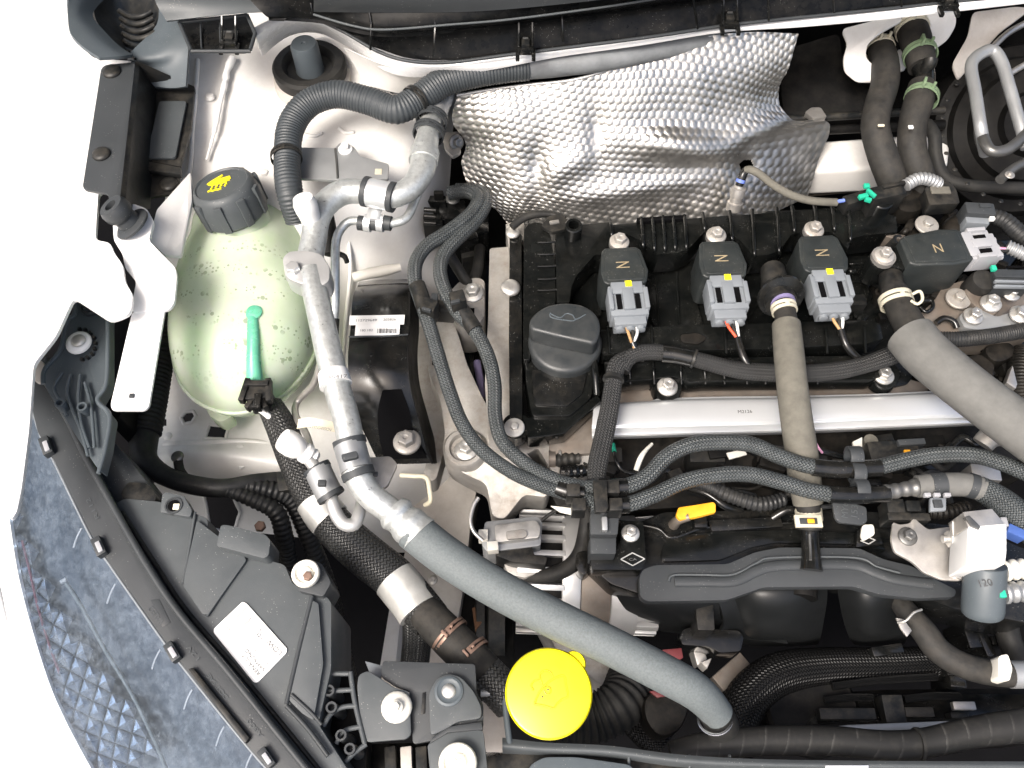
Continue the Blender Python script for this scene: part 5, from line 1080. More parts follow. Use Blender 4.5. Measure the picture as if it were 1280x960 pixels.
for pts in ([(1016,584,.010),(1050,587,.010),(1100,585,.010)], [(1036,618,.010),(1070,619,.010),(1110,617,.010)]): tube('sleeve_end', pts, 11, 'black_gloss', t, 14)
pl_ = slab('embossed_plate', [(1039,620,-.004),(1083,634,-.004),(1084,652,-.006),(1078,656,-.006),(1049,653,-.006),(1044,648,-.006)], -.004, .003, 'dark_plastic', t, .0008, rnd=3)
text('MY62', (1059,649), (1060,624), -.0035, 8, 'grey_plastic', t, 'embossing', lift=.001); text('1531', (1071,650), (1072,628), -.0035, 8, 'grey_plastic', t, 'embossing', lift=.001)
# lower line's big end on the right
t = thing('quick_coupling_hose', 'shiny quick coupling and thick braided hose with a clip at the right edge', 'hose', 1180, 615, -.02)
tube('coupling', [(1082,618,.010),(1105,616,.010),(1128,612,.010),(1148,609,.010)], [8,10,9,12], 'dark_steel', t, 18, ribs=(12,.06))
tube('smooth_hose', [(1146,608,.010),(1175,606,.012),(1208,606,.012),(1228,612,.012)], [14,15,15,15], 'foam_grey', t, 20); tube('hose_band', [(1162,607,.011),(1180,606,.012)], 15.8, 'dark_plastic', t, 20, step=4); tube('hose_band', [(1210,606,.012),(1220,609,.012)], 15.8, 'dark_plastic', t, 20, step=3)
tube('braided_end', [(1222,609,.012),(1245,622,.010),(1270,642,.006),(1310,680,.0)], [15,17,19,20], 'braid_big', t, 20)
c = slab('clip_plate', [(1163,622),(1183,622),(1183,638),(1163,639)], .016, .004, 'plug_grey', t, .001); clipbar(c, 1173, 629, .018, 11, 10, .003, 'dark_plastic', 'clip_window')
for x in (1160,1172,1185): clipbar(t, x, 618, .024, 8, 5, .004, 'plug_light', 'highlight_tab')
clipbar(t, 1272, 664, .012, 22, 12, .012, 'blue_clip', 'blue_clip', -.5); clipbar(t, 1256, 652, .012, 8, 12, .01, 'plug_light', 'white_clip')
for (x, y, w_, h_) in ((1120,632,22,18),(1142,632,18,14),(1125,645,30,10),(1150,646,26,10)): clipbar(t, x, y, -.012, w_, h_, .02, 'black_part', 'plug', 0, .001)
tube('corrugated_lead', [(1160,640,-.02),(1185,640,-.018),(1210,634,-.02)], 9, 'black_dusty', t, 14, ribs=(6,.08))
# ================================================================== intake manifold
t = thing('intake_manifold', 'black plastic intake manifold with bulging runners at the front of the engine', 'intake manifold', 980, 740, -.30)
slab('top_plate', [(734,646),(800,652),(830,640),(1000,636),(1100,640),(1130,650),(1220,660),(1290,690),(1290,780),(1190,760),(1140,740),(1060,722),(960,722),(900,742),(800,742),(764,730),(735,706)], -.056, .05, 'black_gloss', t, .003, rnd=5)
slab('recess_panel', [(826,690),(836,670),(900,664),(1000,662),(1100,668),(1108,690),(1070,680),(970,678),(940,684),(900,700),(828,702)], -.052, .006, 'black_cover', t, .002, rnd=5)
slab('ledge', [(885,650),(975,646),(980,658),(890,664)], -.049, .006, 'black_gloss', t, .002, rnd=3)
tube('ridge', [(772,652,-.054),(820,660,-.052),(840,672,-.052),(880,660,-.052),(940,655,-.052),(990,654,-.052)], 2, 'black_gloss', t, 8)
sheet('runner', [[(758,700,-.07),(800,690,-.06),(880,690,-.06),(900,690,-.065)],[(766,735,-.08),(800,735,-.065),(850,735,-.062),(900,735,-.066)],[(785,765,-.10),(815,765,-.082),(860,768,-.08),(900,765,-.085)],[(812,782,-.14),(835,784,-.125),(865,786,-.12),(905,785,-.12)],[(830,790,-.2),(850,792,-.2),(870,793,-.2),(905,793,-.2)]], 'runner_black', t, 8, 8, .003)
for xs in ((905,945,1000,1034),(1048,1075,1108,1142)):
    a, b, c_, d_ = xs
    sheet('runner', [[(a-4,715,-.075),(b,712,-.06),(c_,712,-.06),(d_,715,-.075)],[(a,745,-.085),(b,742,-.056),(c_,742,-.056),(d_,748,-.085)],[(a+6,775,-.11),(b+4,772,-.075),(c_-4,772,-.075),(d_-4,775,-.11)],[(a+14,798,-.14),(b+8,798,-.11),(c_-4,798,-.11),(d_-8,796,-.14)],[(a+20,806,-.2),(b+10,808,-.2),(c_-4,808,-.2),(d_-12,806,-.2)]], 'runner_black', t, 8, 8, .003)
sheet('side_web', [[(896,745,-.07),(930,735,-.07),(960,738,-.066)],[(905,780,-.09),(935,770,-.09),(975,775,-.09)],[(890,800,-.12),(945,800,-.12),(985,805,-.12)]], 'runner_black', t, 6, 6, .003)
tube('channel_spout', [(1003,738,-.062),(1003,748,-.062)], [19,18], 'black_deep', t, 20)
cv = slab('channel_cover', [(803,712),(819,706),(909,705),(944,690),(975,684),(1074,685),(1105,699),(1139,707),(1165,722),(1196,737),(1194,746),(1150,748),(1099,743),(1067,733),(955,734),(935,741),(909,750),(809,752),(800,746),(799,722)], -.040, .010, 'dark_plastic', t, .002, rnd=6)
tube('channel_rib', [(843,727,-.040),(880,727,-.040),(918,726,-.040),(945,714,-.040),(965,708,-.040),(1000,706,-.040),(1065,706,-.040),(1095,716,-.040),(1120,724,-.040),(1165,730,-.040)], 7, 'dark_plastic', t, 14, flat=.55)
tube('channel_groove', [(836,727,-.0385),(842,719,-.0385),(880,718.5,-.0385),(916,718,-.0385),(945,704,-.0385),(968,697,-.0385),(1068,697,-.0385),(1096,708,-.0385),(1125,716,-.0385)], 1.5, 'grey_plastic', t, 8)
lower = slab('lower_bracket', [(852,788),(862,784),(890,786),(924,788),(930,796),(926,814),(900,816),(886,808),(852,806)], -.10, .03, 'black_gloss', t, .002, rnd=4); slab('lower_bracket', [(868,748),(892,748),(894,788),(872,788)], -.075, .03, 'black_part', t, .002)
t = thing('emblem_bracket', 'black bracket marked with a white-lined diamond emblem and fixed by one bolt', 'bracket', 775, 690, -.08)
slab('plate', [(776,650),(804,652),(808,700),(802,712),(742,712),(738,706),(738,688),(768,688),(776,676)], -.036, .02, 'black_cover', t, .0012, rnd=2); slab('step', [(738,668),(770,668),(770,692),(738,692)], -.018, .03, 'dark_plastic', t, .001, rnd=2)
bolt(788,667,-.036,11.5,t,'zinc')
for a, b in (((776,699),(790.5,691)), ((790.5,691),(806,698.5)), ((806,698.5),(791,707)), ((791,707),(776,699))): tube('emblem_line', [(*a,-.0355),((a[0]+b[0])/2,(a[1]+b[1])/2,-.0355),(*b,-.0355)], .8, 'print_pale', t, 6)
text('CA', (786,701), (796,700.5), -.0355, 3, 'print_grey', t, 'embossing')
t = thing('emblem_tab', 'white-tipped tab with a tiny diamond emblem beside the solenoid bracket', 'tab', 1085, 668, -.07)
slab('tab', [(1078,656),(1092,655),(1094,668),(1080,676),(1076,670)], -.036, .003, 'cream_plastic', t, .0008, rnd=4); slab('base', [(1072,662),(1098,660),(1104,680),(1070,684)], -.044, .012, 'black_gloss', t, .001, rnd=2)
for a, b in (((1076,676),(1084,671)), ((1084,671),(1094,675)), ((1094,675),(1086,680)), ((1086,680),(1076,676))): tube('emblem_line', [(*a,-.0435),((a[0]+b[0])/2,(a[1]+b[1])/2,-.0435),(*b,-.0435)], .8, 'print_pale', t, 6)
t = thing('orange_dipstick', 'orange yellow pull tab standing out of the black intake manifold', 'dipstick', 868, 640, -.08)
slab('tab', [(848,634),(892,627),(895,630),(895,640),(872,646),(862,648),(850,650),(845,644)], -.028, .006, 'orange_tab', t, .0015, rnd=2); tube('stem', [(842,656,-.05),(848,650,-.036),(862,646,-.03)], [7,6,5], 'brown_steel', t, 12); clipbar(t, 876, 652, -.044, 16, 14, .02, 'black_gloss', 'guide')
# ------------------------------------------------------------------ solenoid valve
t = thing('purge_solenoid', 'white-topped solenoid valve with dark metal can on a steel bracket', 'solenoid', 1220, 700, -.07)
slab('bracket_plate', [(1116,652,-.012),(1124,656,-.012),(1138,654,-.012),(1142,646,-.012),(1150,654,-.012),(1160,662,-.012),(1190,658,-.012),(1212,660,-.008),(1210,722,-.008),(1200,726,-.008),(1178,725,-.01),(1155,716,-.012),(1140,702,-.012),(1118,690,-.012),(1114,676,-.012)], -.012, .003, 'zinc_plate', t, .0008, rnd=4)
slab('bracket_wall', [(1190,652,.016),(1196,646,.018),(1210,652,.018),(1206,708,.012),(1202,724,-.006),(1194,722,-.006)], .01, .004, 'zinc', t, .001, rnd=3)
bolt(1134,671,-.012,12,t,'dark_steel'); M_, L = frame((1178,674),(1196,673),.004); kk = mpp(M_.translation)
nb = MB(M_).lathe([(5*kk,0),(5*kk,9*kk)], (0,0,0), (1,0,0), 14); nb.lathe([(11*kk,7*kk),(11*kk,17*kk)], (0,0,0), (1,0,0), 6); nb.build('nut', 'zinc', t, .0005)
slab('head', [(1210,658),(1258,655),(1258,690),(1256,706),(1208,708)], .034, .03, 'white_plastic', t, .002, rnd=3); slab('head_top', [(1204,640),(1240,636),(1256,655),(1210,659)], .034, .026, 'zinc_plate', t, .001, rnd=1)
slab('head_window', [(1206,646),(1212,644),(1226,658),(1224,662),(1214,658)], .0355, .004, 'dark_steel', t, .0006)
P0 = at(1232,706,.012); P1 = at(1228,768,-.012); kk = mpp(P0)
MB().lathe([(24*kk,0),(25*kk,.001),(25*kk,.036),(24*kk,.040),(21*kk,.042),(3*kk,.042)], P0, P1-P0, 32).build('can', 'blue_grey_plastic', t); text('120', (1223,734), (1242,732), .0205, 9, 'print_dark', t, 'stamp', zb=.0205, lift=0)
for i, (y, m_) in enumerate(((714,'cream_plastic'),(742,'bracket_steel'))): tube('port', [(1254,y,.0),(1270,y-2,.0),(1300,y-4,.0)], 12, m_, t, 16, ribs=(11,.12))
clipbar(t, 1254, 742, .014, 8, 9, .004, 'green_paint', 'paint_mark')
# ------------------------------------------------------------------ lower right hose
t = thing('lower_hose', 'black rubber hose with a spring clamp bending to the right under the intake manifold', 'hose', 1190, 820, -.2)
tube('hose', [(1124,752,-.07),(1136,768,-.064),(1154,788,-.06),(1172,812,-.06),(1200,830,-.06),(1235,840,-.06),(1270,843,-.06),(1310,843,-.06)], [12,14,15.5,16,16,16,16,16], 'hose_rubber', t, 20)
tube('wire_clamp', [(1122,778,-.05),(1132,776,-.045),(1142,766,-.044),(1152,762,-.046)], 1.6, 'zinc', t, 8)
slab('clamp_tag', [(1120,772),(1130,774),(1140,788),(1134,796),(1126,786)], -.05, .002, 'zinc_plate', t, .0005); slab('white_clamp', [(1248,820),(1260,817),(1266,836),(1262,852),(1248,848)], -.040, .02, 'cream_plastic', t, .002, rnd=4)
tube('blue_end', [(1262,843,-.06),(1275,843,-.06),(1310,843,-.06)], 17, 'bracket_steel', t, 18)
tube('brown_hose', [(1256,770,-.10),(1262,800,-.10),(1276,830,-.11),(1300,860,-.12)], 14, 'rubber', t, 16)
# ------------------------------------------------------------------ alternator
t = thing('alternator', 'aluminium alternator with ventilation slots and dark stator band below the engine mount', 'alternator', 730, 730, -.3)
A = at(640,712,-.135); B = at(815,718,-.135); ax = (B-A).normalized(); kk = mpp(A); Ln = (B-A).length
def ring(nm, f0, f1, r, m_, bev=.001): 
    return MB().lathe([(r*.3*kk,Ln*f0),(r*kk,Ln*f0),(r*kk,Ln*f1),(r*.3*kk,Ln*f1)], A, ax, 44).build(nm, m_, t, bev)
ring('rear_housing', .05, .36, 70, 'black_deep'); ring('stator', .47, .67, 73, 'brown_steel'); ring('front_housing', .67, .86, 76, 'alu_clean', .003); ring('nose', .86, 1.0, 60, 'black_deep'); ring('rear_ring', .34, .47, 76, 'alu_clean', .003)
for i in range(24):
    a = i*2*math.pi/24; x_ = ax.cross(Vector((0,0,1))).normalized(); y_ = ax.cross(x_); d = x_*math.cos(a)+y_*math.sin(a)
    p = A+ax*Ln*.20+d*72*kk; tn = ax.cross(d)
    M_ = Matrix(((ax.x,tn.x,d.x,p.x),(ax.y,tn.y,d.y,p.y),(ax.z,tn.z,d.z,p.z),(0,0,0,1)))
    MB(M_).box((0,0,0), (Ln*.32, 7*kk, 10*kk)).build('housing_bar', 'alu_clean', t, .001)
    p = A+ax*Ln*.93+d*66*kk; M_ = Matrix(((ax.x,tn.x,d.x,p.x),(ax.y,tn.y,d.y,p.y),(ax.z,tn.z,d.z,p.z),(0,0,0,1)))
    MB(M_).box((0,0,0), (Ln*.16, 10*kk, 16*kk)).build('front_bar', 'alu_clean', t, .001)
ring('winding', .10, .34, 66, 'copper')
t = thing('alternator_regulator', 'silver and grey regulator block with plug on the back of the alternator', 'regulator', 640, 670, -.1)
slab('case', [(606,652),(672,645),(678,652),(676,682),(608,690),(602,680)], -.06, .04, 'bracket_steel', t, .002, rnd=4); slab('silver_cap', [(618,656),(670,650),(676,658),(674,672),(620,678)], -.053, .008, 'zinc', t, .002, rnd=4); slab('oval_boss', [(632,664),(656,661),(660,667),(656,672),(634,674)], -.049, .006, 'cast_alu', t, .001, rnd=3)
slab('black_plug', [(618,682),(664,680),(668,694),(684,696),(682,706),(640,702),(620,694)], -.062, .03, 'black_part', t, .0015, rnd=2); clipbar(t, 604, 668, -.055, 12, 14, .012, 'cream_plastic', 'white_tab', 0, .001); clipbar(t, 616, 682, -.050, 14, 12, .012, 'cream_plastic', 'white_tab', .1, .001)
tube('hook', [(604,676,-.05),(592,664,-.048),(588,650,-.046),(592,632,-.044),(598,622,-.043)], 2.6, 'zinc', t, 8)
slab('foot', [(628,700),(668,704),(672,716),(656,722),(636,718)], -.08, .02, 'cast_alu', t, .002, rnd=3)
tube('cable', [(662,720,-.09),(690,718,-.08),(712,708,-.075),(726,690,-.07),(732,660,-.065),(736,630,-.05)], [9,9.5,10,10,9,9], 'rubber', t, 16)
o = slab('black_boot', [(720,690),(736,688),(740,710),(730,720),(720,710)], -.06, .02, 'black_gloss', None, .003, rnd=5); tag(o, 'small glossy black rubber boot behind the emblem bracket', 'boot')
# dark lower engine parts
t = thing('lower_engine', 'dark pulley and belt hardware deep below the foam hose', 'engine part', 610, 780, -.39)
P0 = at(596,760,-.24)
MB().lathe([(.05,0),(.056,.002),(.056,.01),(.052,.012),(.056,.014),(.056,.03),(.02,.031)], P0, (1,0,0), 40).build('crank_pulley', 'black_part', t); slab('drive_belt', [(604,770),(640,768),(648,880),(612,884)], -.22, .02, 'black_deep', t, .001)
slab('rust_patch', [(590,760),(600,756),(604,776),(594,788)], -.19, .01, 'rust', t, .001)
slab('bracket', [(668,760),(720,790),(770,830),(776,850),(760,860),(700,820)], -.17, .08, 'cast_alu', t, .003, rnd=4); slab('bracket', [(760,810),(800,824),(806,850),(764,856)], -.15, .05, 'cast_alu', t, .002, rnd=4)
slab('brown_wrap', [(810,868),(846,858),(862,880),(850,912),(824,920),(806,896)], -.10, .05, 'black_dusty', t, .006, smooth=4)
slab('red_label', [(828,812),(852,810),(854,822),(840,830)], -.09, .004, 'red_label', t, .0005); slab('red_label', [(812,864),(826,862),(834,870),(822,872)], -.085, .004, 'red_label', t, .0005)
slab('pale_corner', [(866,812),(880,810),(884,824),(872,832)], -.13, .02, 'zinc_plate', t, .001); slab('pale_corner', [(876,828),(890,822),(884,836)], -.12, .02, 'cast_alu', t, .001); slab('brown_plate', [(890,846),(925,815),(938,830),(905,864)], -.15, .02, 'brown_steel', t, .001)
# ------------------------------------------------------------------ front ducts, fan, tape-wrapped pipe
o = tube('braided_duct', [(915,940,-.14),(922,900,-.13),(940,866,-.125),(975,842,-.125),(1030,834,-.13),(1100,832,-.13),(1180,828,-.13)], [26,27,27,26,24,22,20], 'braid_fine', None, 24); tag(o, 'fat black woven duct curving below the intake runners', 'duct')
o = tube('braided_duct', [(830,930,-.15),(800,900,-.15),(785,870,-.16),(780,840,-.18)], [24,25,24,22], 'braid_fine', None, 20); tag(o, 'black woven duct dropping beside the yellow washer cap', 'duct')
o = tube('ribbed_duct', [(690,900,-.12),(740,898,-.12),(775,880,-.12),(790,850,-.14)], 30, 'rubber', None, 20, ribs=(8,.05)); tag(o, 'black ribbed duct under the yellow washer cap', 'duct')
t = thing('fan_shroud', 'black plastic fan shroud frame with ribs and clips low at the front', 'fan shroud', 1110, 890, -.25)
slab('shroud', [(955,920),(965,890),(1010,868),(1100,862),(1290,860),(1290,930),(955,940)], -.14, .04, 'black_deep', t, .004, rnd=8)
sheet('shroud_face', [[(960,900,-.135),(1010,872,-.13),(1100,868,-.13),(1290,868,-.13)],[(965,920,-.14),(1020,905,-.12),(1100,900,-.12),(1290,896,-.12)]], 'black_gloss', t, 8, 6, .002)
for (x, y, w_, h_) in ((1060,892,70,14),(1118,886,26,34),(1150,890,36,12),(1200,894,22,8)): clipbar(t, x, y, -.11, w_, h_, .02, 'black_part', 'frame_bar', 0, .0012)
clipbar(t, 1206, 882, -.10, 28, 10, .006, 'zinc_plate', 'metal_clip', 0, .001); slab('bright_edge', [(1215,894),(1285,886),(1285,893),(1215,900)], -.10, .004, 'dark_steel', t, .0008); slab('grey_plate', [(1008,912),(1060,906),(1210,900),(1210,908),(1020,918)], -.108, .003, 'bracket_steel', t, .0008)  # clip, edge strip and a narrow grey steel plate on the shroud
P = at(1015,885,-.125); kk = mpp(P); MB().lathe([(58*kk,-.01),(58*kk,0),(54*kk,.003),(50*kk,.002)], P, (0,0,1), 40).build('hub_ring', 'black_deep', t)
for (x0, y0, x1, y1) in ((1040,858,1170,846),(1030,876,1090,872),(1130,874,1200,870)): tube('woven_strip', [(x0,y0,-.115),((x0+x1)/2,(y0+y1)/2-2,-.112),(x1,y1,-.115)], 5, 'braid_fine', t, 12)
for (x, y, w_, h_) in ((1110,812,40,12),(1196,836,26,16),(1216,792,18,34),(1232,800,12,40),(1250,800,20,12),(1198,852,20,14)): clipbar(t, x, y, -.11, w_, h_, .04, 'black_gloss', 'lug', random.uniform(-.2,.2), .0015)
o = tube('wrapped_pipe', [(838,942,-.062),(880,933,-.06),(950,926,-.06),(1040,926,-.06),(1110,932,-.06),(1160,928,-.06),(1220,915,-.058),(1310,902,-.055)], [14,17,18,18,18,18,19,20], 'wrap_tape', None, 20, jit=.02); tag(o, 'black spiral-wrapped pipe lying along the front crossmember', 'pipe')
tube('wrap_tie', [(1146,930,-.059),(1150,930,-.059)], 20, 'rubber', o, 18, step=2)
# front crossmember
t = thing('front_crossmember', 'black plastic front crossmember edge with ribs along the bumper side', 'crossmember', 900, 950, -.06)
sheet('lip', [[(628,922,-.03),(680,928,-.03),(760,932,-.03),(860,944,-.03),(1000,950,-.03),(1300,952,-.03)],[(628,934,-.028),(680,938,-.028),(760,941,-.028),(860,953,-.028),(1000,958,-.028),(1300,960,-.028)],[(628,942,-.04),(680,944,-.04),(760,947,-.04),(860,960,-.04),(1000,966,-.04),(1300,968,-.04)]], 'grey_plastic', t, 6, 4, .003)
slab('deck', [(600,936),(700,940),(800,948),(1000,962),(1300,964),(1300,1040),(600,1040)], -.05, .02, 'black_part', t, .002)
slab('raised_pad', [(655,980),(662,956),(680,946),(720,946),(790,956),(800,980),(800,1030),(655,1030)], -.03, .02, 'blue_grey_plastic', t, .004, rnd=8)
for x in (786, 862, 912): tube('rib', [(x,944,-.032),(x,956,-.036),(x,975,-.04)], 2, 'grey_plastic', t, 8)
slab('glint_strip', [(1032,956.5),(1086,956.5),(1086,960),(1032,960)], -.0265, .002, 'rail_steel', t, .0004)
slab('bay', [(612,868),(632,872),(638,930),(628,948),(600,950),(598,880)], -.05, .04, 'dirty_paint', t, .002); tube('bay_edge', [(601,866,-.03),(634,865,-.03)], 5, 'bracket_steel', t, 10); tube('bay_edge', [(630,866,-.03),(633,895,-.03),(637,930,-.03)], 4, 'blue_grey_plastic', t, 10)
clipbar(t, 618, 880, -.045, 14, 10, .006, 'black_gloss', 'bay_slot'); slab('dark_side', [(440,930),(600,925),(610,1000),(440,1000)], -.07, .05, 'black_deep', t, .002)
for x in (488, 508, 527): slab('deck_rib', [(x-8,934),(x+6,932),(x+8,990),(x-6,990)], -.055, .02, 'dirty_paint' if x == 508 else 'black_part', t, .001)
# ------------------------------------------------------------------ washer cap
t = thing('washer_cap', 'bright yellow round washer filler cap with thumb tab and embossed windscreen symbol', 'washer cap', 687, 866, -.03)
P = at(686,866,.024); kk = mpp(P); nrm = Vector((-.02,-.10,1)).normalized()
MB().lathe([(50*kk,-.010),(54*kk,-.009),(55*kk,-.004),(54.5*kk,-.001),(52.5*kk,.0012),(50*kk,.0016),(5*kk,.0018)], P, nrm, 64).build('lid', 'yellow_cap', t)
Mt, L = frame((686,866),(727,817),.024)
MB(Mt).lathe([(14.5*kk,-.007),(16*kk,-.005),(16*kk,-.001),(14*kk,.001),(2*kk,.0011)], (48*kk,0,.0), (0,0,1), 32).build('thumb_tab', 'yellow_cap', t)
MB().lathe([(40*kk,-.06),(40*kk,-.009)], P, nrm, 32).build('filler_neck', 'black_part', t)
W = [(668,880),(674,866),(684,854),(695,847),(705,845),(708,858),(710,870),(703,874),(697,879),(692,885),(680,882)]
def zl(x, y): return .0261-((y-866)*0.00006)
tube('windscreen_emblem', [(x,y,zl(x,y)) for x, y in W+[W[0]]], 1.1, 'yellow_line', t, 6)
for pts in ([(667,863),(664,856),(670,850),(676,851),(678,857)], [(676,851),(675,843),(681,838),(688,840),(691,846)], [(680,863),(683,858),(688,860),(688,866),(683,868),(680,863)]): tube('windscreen_emblem', [(x,y,zl(x,y)) for x, y in pts], .9, 'yellow_line', t, 6)
for (x, y) in ((685,862),(678,871)): clipbar(t, x, y, zl(x,y)+.0004, 2.2, 2.2, .001, 'print_dark', 'pip')
# ================================================================== headlight
t = thing('headlight', 'large headlight unit with dark grey housing and clear dusty lens over a patterned reflector', 'headlight', 200, 780, -.2)
hs = slab('housing', [(138,636),(146,628),(156,623),(200,627),(259,647),(262,677),(356,706),(366,730),(400,738),(414,752),(414,836),(398,905),(440,970),(390,985),(330,900),(281,842),(219,770),(180,705)], .012, .09, 'grey_plastic', t, .003, rnd=5)
slab('front_band', [(44,452),(60,444),(62,478),(84,520),(108,570),(142,633),(182,703),(222,763),(284,836),(345,912),(392,972),(360,985),(320,945),(306,928),(231,835),(203,797),(137,704),(112,665),(67,574),(47,540),(40,510)], .022, .03, 'dark_plastic', t, .002, rnd=3)
tube('housing_ridge', [(60,480,.022),(84,522,.023),(108,572,.024),(142,634,.024),(182,704,.024),(222,764,.024),(284,838,.024),(345,914,.024),(400,982,.024)], 4.5, 'dark_plastic', t, 12)
tube('housing_groove', [(152,640,.0125),(192,702,.0125),(232,762,.0125),(294,834,.0125),(355,908,.0125),(405,970,.0125)], 3, 'black_part', t, 10)
slab('tab', [(203,617),(208,615),(230,620),(240,638),(238,646),(200,640)], .018, .012, 'grey_plastic', t, .0015, rnd=3); P = at(217,632,.0185); kk = mpp(P); MB().lathe([(11*kk,-.003),(11*kk,.0006),(9*kk,.0006),(8*kk,-.002)], P, (0,0,1), 20).build('tab_ring', 'dark_plastic', t); MB().lathe([(8*kk,-.003),(7.5*kk,.0003)], P, (0,0,1), 16).build('tab_hole', 'void_black', t); clipbar(t, 220, 633, .0195, 8, 8, .003, 'tag_cream', 'tab_pin')
slab('ballast_box', [(276,656),(284,656),(332,668),(338,676),(336,694),(330,698),(270,682)], .028, .03, 'grey_plastic', t, .003, rnd=4)
slab('rear_neck', [(108,560),(135,545),(150,560),(190,610),(196,624),(160,626),(140,632)], .004, .06, 'dark_plastic', t, .004, rnd=8); slab('rear_knob', [(150,616),(160,602),(185,604),(196,620),(192,632),(156,630)], .010, .03, 'black_part', t, .003, rnd=5)
slab('recess_panel', [(246,650),(304,694),(308,700),(260,768),(253,768),(229,732),(230,722)], .0155, .005, 'grey_plastic', t, .0012, rnd=3)
slab('raised_panel', [(385,748),(398,754),(404,830),(392,900),(378,892),(362,876),(358,866)], .017, .006, 'grey_plastic', t, .0015, rnd=3)
tube('panel_rib', [(390,745,.0165),(374,810,.0165),(358,880,.0165)], 3, 'dark_plastic', t, 10); tube('panel_rib', [(358,882,.0165),(384,910,.0165),(410,945,.0165)], 3, 'dark_plastic', t, 10); tube('panel_rib', [(364,868,.0175),(390,892,.0175),(402,906,.0175)], 2.2, 'dark_plastic', t, 10)
tube('panel_rib', [(258,771,.0145),(282,735,.0145),(306,700,.0145)], 1.5, 'grey_plastic', t, 8); tube('panel_rib', [(244,640,.014),(236,690,.014),(228,730,.014)], 1.8, 'grey_plastic', t, 8)
sc = bolt(383,718,.026,17.5,t,'cream_plastic','cross',name='adjuster_screw'); slab('screw_post', [(366,706),(384,698),(402,704),(414,728),(404,746),(372,738)], .020, .04, 'dark_plastic', t, .002, rnd=4); bolt(385,721,.0305,6,t,'clamp_brown','hex',name='screw_head')
lb = slab('sticker', [(303,752),(308,754),(359,811),(358,816),(322,853),(317,853),(267,791),(267,786)], .0135, .0014, 'sticker', t, .0003, rnd=2)
def rt(s, a, b, h, m_='print_grey'): text(s, a, b, .0138, h, m_, lb, 'lettering')
rt('LOW', (353,816), (337,799), 6); rt('RENAULT', (326,842), (305,817), 4.4); rt('SAMSUNG', (332,837), (309,811), 4.4); rt('301 764', (337,831), (315,806), 3.2, 'print_pale'); rt('AB', (290,788), (285,781), 4, 'print_pale'); rt('10', (329,800), (324,791), 4); rt('05', (330,792), (326,786), 3.4)
for i in range(2): tube('sticker_line', [(296-0+i*9,771+i*10,.0139),(302+i*9,766+i*10,.0139),(307+i*6,760+i*12,.0139)], 1.2, 'print_pale', lb, 6, flat=.2)
rt('10R', (303,800), (297,793), 3.4, 'print_pale')
for (s, a, b, h) in (('VALEO', (206,777), (190,757), 7), ('12V', (252,825), (236,806), 5), ('DOT SAE', (286,872), (262,842), 5), ('A800', (330,920), (312,898), 5), ('R112', (125,648), (112,622), 5)): text(s, a, b, .0222, h, 'grey_plastic', t, 'embossing', lift=.0006)
slab('embossed_frame', [(188,750),(199,749),(213,778),(203,784)], .0224, .0008, 'dark_plastic', t, .0002)
for (x, y, rz) in ((56,556,-1.05),(122,682,-1.0),(214,814,-.9),(332,947,-.85)):
    c = clipbar(t, x, y, .028, 26, 12, .008, 'dark_plastic', 'lens_clip', rz, .001); clipbar(c, x+1, y+1, .0295, 15, 6, .004, 'plug_light', 'clip_window', rz, .0006)
slab('seal_bar', [(234,836),(241,834),(312,922),(306,930)], .027, .01, 'black_part', t, .0015)
# reflector inside the lens: diamond facets, then a plain dark chrome bowl
EDGE = [(40,512),(52,548),(68,578),(112,668),(137,706),(203,800),(232,838),(308,932),(360,990)]
OUT = [(5,596),(12,650),(20,700),(34,775),(52,832),(70,878),(88,918),(110,958),(136,1000)]
def lerp(a, b, t_): return (a[0]+(b[0]-a[0])*t_, a[1]+(b[1]-a[1])*t_)
rows = []
for f, z in ((-.03,-.012),(.2,-.035),(.42,-.052),(.62,-.062),(.8,-.072),(1.03,-.078)): rows.append([(*lerp(e_, u_, f), z) for e_, u_ in zip(EDGE, OUT)])
sheet('reflector_bowl', rows, 'reflector', t, 8, 6, .002)
# diamond facets along the outer edge of the bowl, each a small four-sided pyramid
oc = np.array(cr([(*p,) for p in OUT], 30)); Lp = np.concatenate([[0], np.cumsum(np.linalg.norm(np.diff(oc, axis=0), axis=1))])
def op(s_, off):
    p = np.array([np.interp(s_, Lp, oc[:,0]), np.interp(s_, Lp, oc[:,1])]); q = np.array([np.interp(s_+3, Lp, oc[:,0]), np.interp(s_+3, Lp, oc[:,1])])
    tn_ = (q-p)/np.linalg.norm(q-p); return p+np.array([tn_[1], -tn_[0]])*off
hw, hh = 12.5, 16.
for j in range(7):
    off = 6+j*hw
    for i in range(13):
        s_ = 20+i*2*hh+(hh if j % 2 else 0)
        if s_ > Lp[-1]-14 or off > 14+max(0, s_-60)*.26: continue
        z0 = -.060+j*.0035
        q = [at(*op(s_-hh*.96, off), z0), at(*op(s_, off+hw*.95), z0+.003), at(*op(s_+hh*.96, off), z0), at(*op(s_, off-hw*.95), z0-.003)]
        tp = at(*op(s_, off), z0+.011)
        MB().add(q+[tp], [[0,1,4],[1,2,4],[2,3,4],[3,0,4],[3,2,1,0]]).build('facet', 'facet_chrome', t, 0, 10)
tube('red_reflector_strip', [(28,676,-.05),(38,716,-.05),(48,760,-.05),(62,806,-.05),(76,845,-.05)], 1.8, 'red_dark', t, 8)
tube('bowl_rib', [(82,728,-.028),(100,755,-.03),(130,810,-.03),(165,868,-.03),(195,930,-.03),(215,980,-.03)], 2.5, 'blue_grey_plastic', t, 8); tube('bowl_rib', [(76,728,-.026),(83,724,-.026)], 3, 'plug_grey', t, 8)
